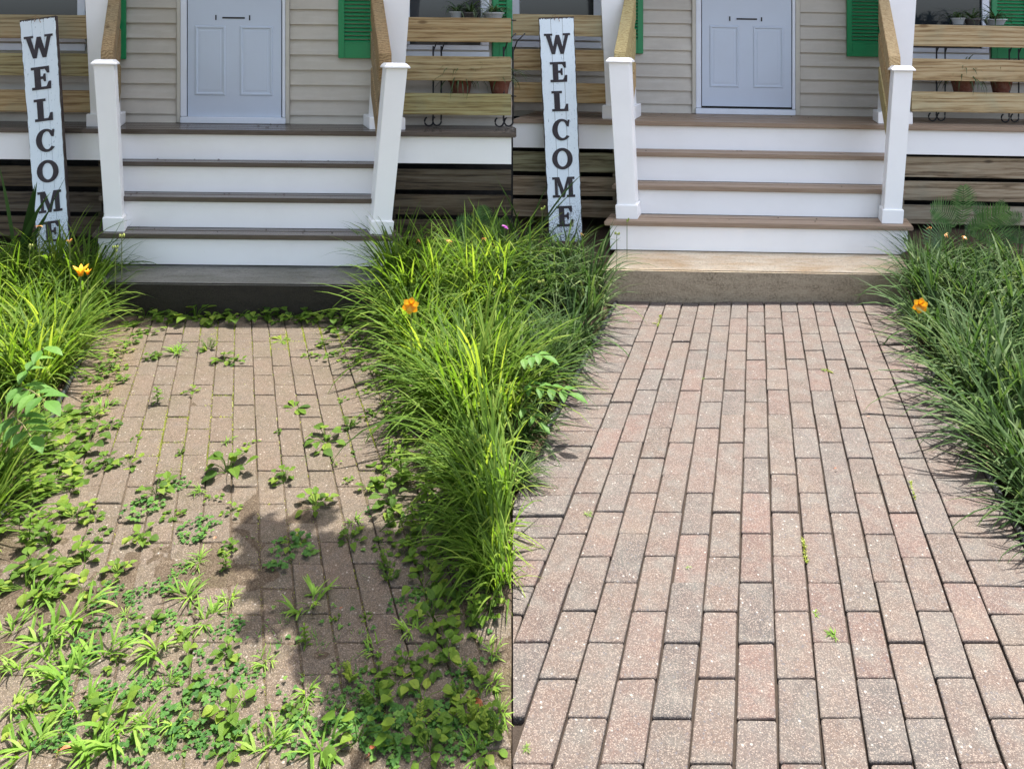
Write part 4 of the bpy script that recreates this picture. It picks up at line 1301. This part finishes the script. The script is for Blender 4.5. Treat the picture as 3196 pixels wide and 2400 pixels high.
# --- ash seedlings with compound leaves
def sapling(P, base, leafs, label):
    o = empty('ash_sapling', base, label, 'sapling')
    for (rach, n, L) in leafs:
        ms, ml = PM(), PM(); L *= .95
        a, b = Vector(rach[0]), Vector(rach[1])
        ms.tube([Vector(base), (Vector(base) + a) / 2 + Vector((0, 0, .05)), a, (a + b) / 2 + Vector((0, 0, .012)), b], .0026, 5, .7)
        d = (b - a); az = math.atan2(d.y, d.x)
        for i in range(n):
            p = a + d * ((i + .5) / n) + Vector((0, 0, .01))
            for sg in (-1, 1):
                ml.leaf(p, az + sg * 1.05, .15, L * rnd.uniform(.85, 1.1), L * .45, rnd.uniform(.3, .8), .7, .2, 'oval')
        ml.leaf(b, az, .1, L * 1.15, L * .5, .6, .6, .2, 'oval')
        sm = ms.build('stem', 'stem', o); ml.build('leaflets', 'ash', sm)
def px(u, v, Y): return Vector(((u - CX) * Y / F, Y, H - (v - HZ) * Y / F))
def fix(c, d): return (c, c + Vector(d))
sapling(PL, (px(40, 1400, 2.8).x, 2.8, -.01),
        [(fix(px(70, 1180, 2.75), (.10, -.02, .13)), 3, .085), (fix(px(60, 1210, 2.7), (.17, -.10, .0)), 4, .105), (fix(px(40, 1300, 2.65), (.14, -.1, -.02)), 3, .10)],
        'ash seedling with pale compound leaves at the left edge beside the weedy path')
sapling(PR, (.06, 3.08, -.01),
        [(fix(px(1625, 1130, 3.0), (.09, -.05, .05)), 3, .08), (fix(px(1630, 1205, 2.95), (.19, -.10, .02)), 4, .085), (fix(px(1625, 1270, 2.9), (.07, -.08, -.02)), 2, .07)],
        'ash seedling with compound leaves at the left border of the cleared path')
# --- iris fans
for P, (u, v), Y, lab in ((PL, (60, 800), 4.35, 'stiff dark iris leaves left of the left WELCOME sign'), (PR, (1632, 800), 4.6, 'broad green iris leaves left of the right WELCOME sign')):
    m = PM(); b = px(u, v, Y); b.z = max(.15, bedz(b.x, b.y)); rr = random.Random(int(u))
    for i in range(7):
        m.blade(b + Vector((rr.uniform(-.04, .04), rr.uniform(-.03, .03), 0)), rr.choice((0, math.pi)) + rr.gauss(0, .3), R(rr.uniform(66, 86)), rr.uniform(.45, .70), .017, R(rr.uniform(5, 30)), rr.random() * .6, 7, 0, rr)
    m.v = [v_ - b for v_ in m.v]
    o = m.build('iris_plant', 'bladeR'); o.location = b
    tag(o, lab, 'iris')
# --- ferns
def fern(u, v, Y, L, label, lean):
    b = px(u, v, Y); rr = random.Random(int(u)); m = PM()
    for k in range(5):
        th = R(90 + (k - 2) * 24 + lean * 10); p = b.copy(); n = 22; yy = rr.uniform(-.5, -.1); crv = (k - 2) * R(2.2) + R(1.0)
        for i in range(n):
            d = Vector((math.cos(th), yy, math.sin(th))).normalized(); th += crv
            q = p + d * L * rr.uniform(.85, 1.05) / n
            m.tube([p, q], .0014, 3, .3)
            if i > 4:
                wl_ = L * .30 * math.sin(math.pi * (i - 3) / (n - 2))
                pd = Vector((-d.z, -.15, d.x))
                for sg in (-1, 1):
                    e_ = (pd * sg + d * .45).normalized()
                    m.strip([q, q + e_ * wl_ * .5, q + e_ * wl_], [d, d, d], [L * .012, L * .018, L * .002], rr.random())
            p = q
    m.v = [x - b for x in m.v]
    o = m.build('fern', 'fern'); o.location = b
    tag(o, label, 'fern')
fern(2985, 745, 4.85, .40, 'green fern in front of the skirting right of the cleared path', -1.3)
fern(3090, 725, 5.0, .26, 'small drooping fern at the far right below the porch', -2.2)
fern(1500, 750, 4.6, .26, 'dim fern in the dark between skirting and grass right of the weedy path', -1.4)

# --- pots on the stands
def spider(base, r, n, L, seed):
    rr = random.Random(seed); m = PM()
    for i in range(n):
        a = rr.uniform(0, 6.28)
        m.blade(base, a, R(rr.uniform(30, 80)), L * rr.uniform(.6, 1.2), .006, R(rr.uniform(60, 130)), rr.random(), 6, rr.gauss(0, .1), rr)
    return m
def pot(P, u, Y, z, r, h, mat, n, L, label, seed):
    c = P.w(P.X(u, Y), Y, z)
    o = empty('potted_plant', c, label, 'potted plant')
    m = MB(); m.lathe(c, [(0.001, .001), (r * .72, .001), (r * .95, h * .8), (r * 1.06, h * .8), (r * 1.06, h), (r * .92, h), (r * .9, h * .86), (.001, h * .86)], 24)
    m.build('pot', mat, o, smooth=False)
    spider(c + Vector((0, 0, h * .86)), r, n, L, seed).build('leaves', 'spider', o)
for P, B_, us in ((PL, BL_, (1438, 1560)), (PR, BR_, (3005, 3125))):
    Y = B_['yS'] + .05
    nm = 'left' if P is PL else 'right'
    lo, hi = B_['sh']
    pot(P, us[0], Y, lo + .006, .088, .12, 'terracotta', 70, .30, f'terracotta pot with spidery leaves nearest the post on the {nm} porch stand', 3)
    pot(P, us[1], Y, lo + .006, .080, .12, 'terracotta', 60, .28, f'terracotta pot with spidery leaves at the outer end of the {nm} porch stand', 4)
    pot(P, us[0] - 15, Y, hi + .006, .050, .055, 'pot', 30, .17, f'small white glazed pot on the top shelf of the {nm} porch stand', 5)
    pot(P, us[0] + 30, Y, hi + .006, .060, .05, 'potdark', 34, .18, f'dark bowl planter on the top shelf of the {nm} porch stand', 6)
    pot(P, us[1] - 20, Y, hi + .006, .080, .05, 'pot', 44, .20, f'wide pale dish planter on the top shelf of the {nm} porch stand', 7)

# --- litter: dead leaves and stray sprigs
def deadleaf(P, u, v, L, rz, label, red=.5):
    m = PM(); m.leaf((-L / 2, 0, .004), 0, .35, L, L * .4, red, .7, .5, 'lance')
    m.tube([(-L / 2, 0, .004), (-L * .8, .004, .006)], .0008, 3, red)
    o = m.build('fallen_leaf', 'deadleaf'); o.location = P.ground(u, v) + Vector((0, 0, .002)); o.rotation_euler = (0, 0, rz)
    tag(o, label, 'fallen leaf', 'fallen leaves')
deadleaf(PL, 1478, 2182, .055, .8, 'dark red curled leaf at the lower right corner of the weedy path', 0)
deadleaf(PL, 1490, 2205, .05, 2.4, 'dark red leaf curled over a twig in the lower right of the weedy path', 0)
deadleaf(PL, 812, 1378, .02, .5, 'small red leaf beside a weed in the upper middle of the weedy path', .3)
deadleaf(PL, 672, 1684, .022, 1.5, 'tan leaf beside the long clover patch left of the middle', 1)
deadleaf(PL, 1143, 1695, .018, 2.5, 'small orange-brown leaf right of the tree shadow', .6)
deadleaf(PL, 1065, 1906, .020, 0.2, 'dark brown curl of leaf inside the tree shadow', .1)
deadleaf(PL, 1223, 1984, .018, .1, 'brown leaf scrap in the dappled sun right of the tree shadow', .5)
deadleaf(PL, 1160, 2345, .030, 1.3, 'brown leaf at the bottom edge in the middle of the weedy path', .4)
deadleaf(PL, 212, 2340, .035, .4, 'reddish leaf scraps at the bottom left of the weedy path', .5)
deadleaf(PL, 1055, 2220, .030, 1.4, 'orange-brown leaf standing among clover at the bottom', .7)
deadleaf(PR, 2711, 1304, .016, .2, 'tiny orange leaf scrap on the cleared bricks', .8)
deadleaf(PR, 2608, 1466, .014, .6, 'tiny red scrap in the middle of the cleared bricks', .4)
for (u, v, r, lab) in ((2606, 1985, 34, 'uprooted pale crabgrass sprig lying on the cleared bricks'), (2545, 1915, 20, 'small green sprig in a joint of the cleared bricks'),
                       (1645, 2335, 22, 'small green weed at the bottom left corner of the cleared bricks'), (1835, 1605, 20, 'dried grass scrap left of the middle of the cleared bricks'),
                       (2148, 1770, 12, 'tiny sprout between the cleared bricks'), (2195, 1182, 9, 'tiny sprout in a joint high on the cleared path'), (2575, 1158, 14, 'little moss tuft in the upper right of the cleared bricks')):
    g_ = PR.ground(u, v); sc = r * g_.y / F
    put(VAR['G'][len(lab) % 6], 'grass_sprig', (g_.x, g_.y, 0), (sc, sc, sc * .5), rnd.uniform(0, 6), lab, 'weed', 'stray sprigs on the cleared path')
m = PM(); rr = random.Random(77)
for (u0, v0, u1, v1, n) in ((2062, 985, 2052, 1020, 160), (2062, 985, 2058, 990, 60), (2840, 1500, 2856, 1560, 60), (2506, 1680, 2518, 1760, 90), (2035, 1010, 2050, 1012, 60), (2600, 1165, 2580, 1155, 60)):
    for i in range(n):
        t = rr.random(); g_ = PR.ground(u0 + (u1 - u0) * t + rr.gauss(0, 1.5), v0 + (v1 - v0) * t)
        m.blade(g_, rr.uniform(0, 6.28), R(rr.uniform(20, 85)), rr.uniform(.004, .013), .0014, .5, rr.random(), 2, 0, rr)
tag(m.build('joint_moss', 'moss'), 'traces of moss left in a few joints of the cleared path', 'moss', kind='stuff')

for P, D in ((PL, Dl), (PR, Dr)):
    m = MB(P); rr = random.Random(41)
    for (y0, y1, z) in ((D['y'][1], D['y'][2], D['z'][1]), (D['y'][2], D['y'][3], D['z'][2]), (D['y'][3], D['y'][4], D['z'][3]), (D['y'][4], D['y'][5], D['z'][4])):
        for i in range(9 if P is PL else 5):
            x, y, q = rr.uniform(D['steps'][0] + .15, D['steps'][1] - .15), rr.uniform(y0 + .02, y1 - .01), rr.uniform(.002, .0055)
            m.tube([(x - q, y, z + q * .5), (x, y + q * .3, z + q), (x + q * rr.uniform(.6, 1.8), y + q, z + q * .4)], q * .5, 5)
    tag(m.build('tread_litter', 'bark'), f'dark crumbs scattered on the treads above the {"weedy" if P is PL else "cleared"} path', 'litter', kind='stuff')

# --- trees out of frame whose boughs throw the dappled shade
def tree(name, base, top, hub, small, blobs, n, lsize, label, seed):
    rr = random.Random(seed)
    o = empty(name, base, label, 'tree')
    m = PM()
    base, top, hub = Vector(base), Vector(top), Vector(hub)
    m.tube([base + (top - base) * (i / 8) + Vector((.08 * math.sin(i), .08 * math.cos(i * 1.3), 0)) for i in range(9)], .20, 12, .5, .10)
    m.tube([top + (hub - top) * (i / 8) + Vector((.05 * math.sin(i * 1.7), 0, .10 * math.sin(i * .4))) for i in range(9)], .05, 8, .5, .014)
    for L_, start in ((small, hub), (blobs, top)):
        for (c, r, q) in L_:
            c = Vector(c)
            m.tube([start, (start + c) / 2 + Vector((0, 0, .08)), c], .010 if start is hub else .06, 6, .5, .004)
            for k in range(5):
                e = c + Vector((rr.gauss(0, r * .5), rr.gauss(0, r * .5), rr.gauss(0, r * .3)))
                m.tube([c, (c + e) / 2 + Vector((0, 0, .02)), e], .004 if start is hub else .014, 4, .5, .002)
    m.build('trunk', 'bark', o, smooth=True)
    m = PM()
    for (c, r, q) in small + blobs:
        for i in range(int(n * q)):
            d = Vector((rr.gauss(0, 1), rr.gauss(0, 1), rr.gauss(0, 1))).normalized() * r * rr.random() ** .45
            d.z *= .55
            m.leaf(Vector(c) + d, rr.uniform(0, 6.28), rr.uniform(-.9, .6), (ls_ := (.052 if r < .2 else lsize * 1.5) * rr.uniform(.7, 1.2)), ls_ * .5, rr.random(), .5, .2, 'oval', 5)
    m.build('crown', 'treeleaf', o)
def over(u, v, z):     # point above the ground spot seen at u,v along the sun ray
    g_ = PL.ground(u, v)
    return (g_.x + SHX * z, g_.y + SHY * z, z)
sp_ = []
rt = random.Random(12)
for (u0, u1, v0, v1, n_) in ((850, 1010, 1620, 1760, 4), (900, 1290, 1690, 1860, 17), (790, 890, 1640, 1740, 2), (960, 1260, 1860, 2090, 13), (1240, 1470, 1740, 2000, 9), (1330, 1470, 1560, 1720, 3), (1240, 1470, 2080, 2340, 12), (1040, 1200, 2120, 2330, 3), (800, 940, 1820, 1980, 3), (1180, 1330, 1950, 2120, 4)):
    k_ = 0; tries = 0
    while k_ < n_ and tries < 400:
        tries += 1
        u_, v_ = rt.uniform(u0, u1), rt.uniform(v0, v1)
        if any(((u_ - q[0]) ** 2 + ((v_ - q[1]) * 1.25) ** 2) < 62 ** 2 for q in sp_): continue
        sp_.append((u_, v_, rt.uniform(.035, .075), rt.uniform(.06, .12))); k_ += 1
tree('shade_tree', (-.9, -3.2, -.05), (-.5, -2.6, 3.9), over(1180, 2150, 2.6),
     [(over(u, v, 2.45 + .012 * (i % 5)), r_, q) for i, (u, v, r_, q) in enumerate(sp_)],
     [((-1.6, -1.9, 4.6), 1.3, 5), ((-2.6, -1.6, 4.4), 1.4, 5), ((-2.4, .4, 4.6), 1.2, 5), ((-3.4, -1.6, 3.2), 1.4, 5), ((-4.1, -.2, 3.0), 1.3, 5), ((-4.1, 1.4, 3.6), 1.2, 5), ((-4.0, 2.8, 3.8), 1.1, 5), ((-4.1, 4.2, 3.6), 1.1, 4), ((-3.2, 1.6, 5.2), 1.1, 4), ((-3.4, -3.0, 1.9), 1.2, 4), ((-1.2, -.1, 4.7), .9, 3)],  # unseen crowns added to cut skylight over the left side
     900, .075, 'leafy tree behind the viewer whose bough dapples the weedy bricks', 5)
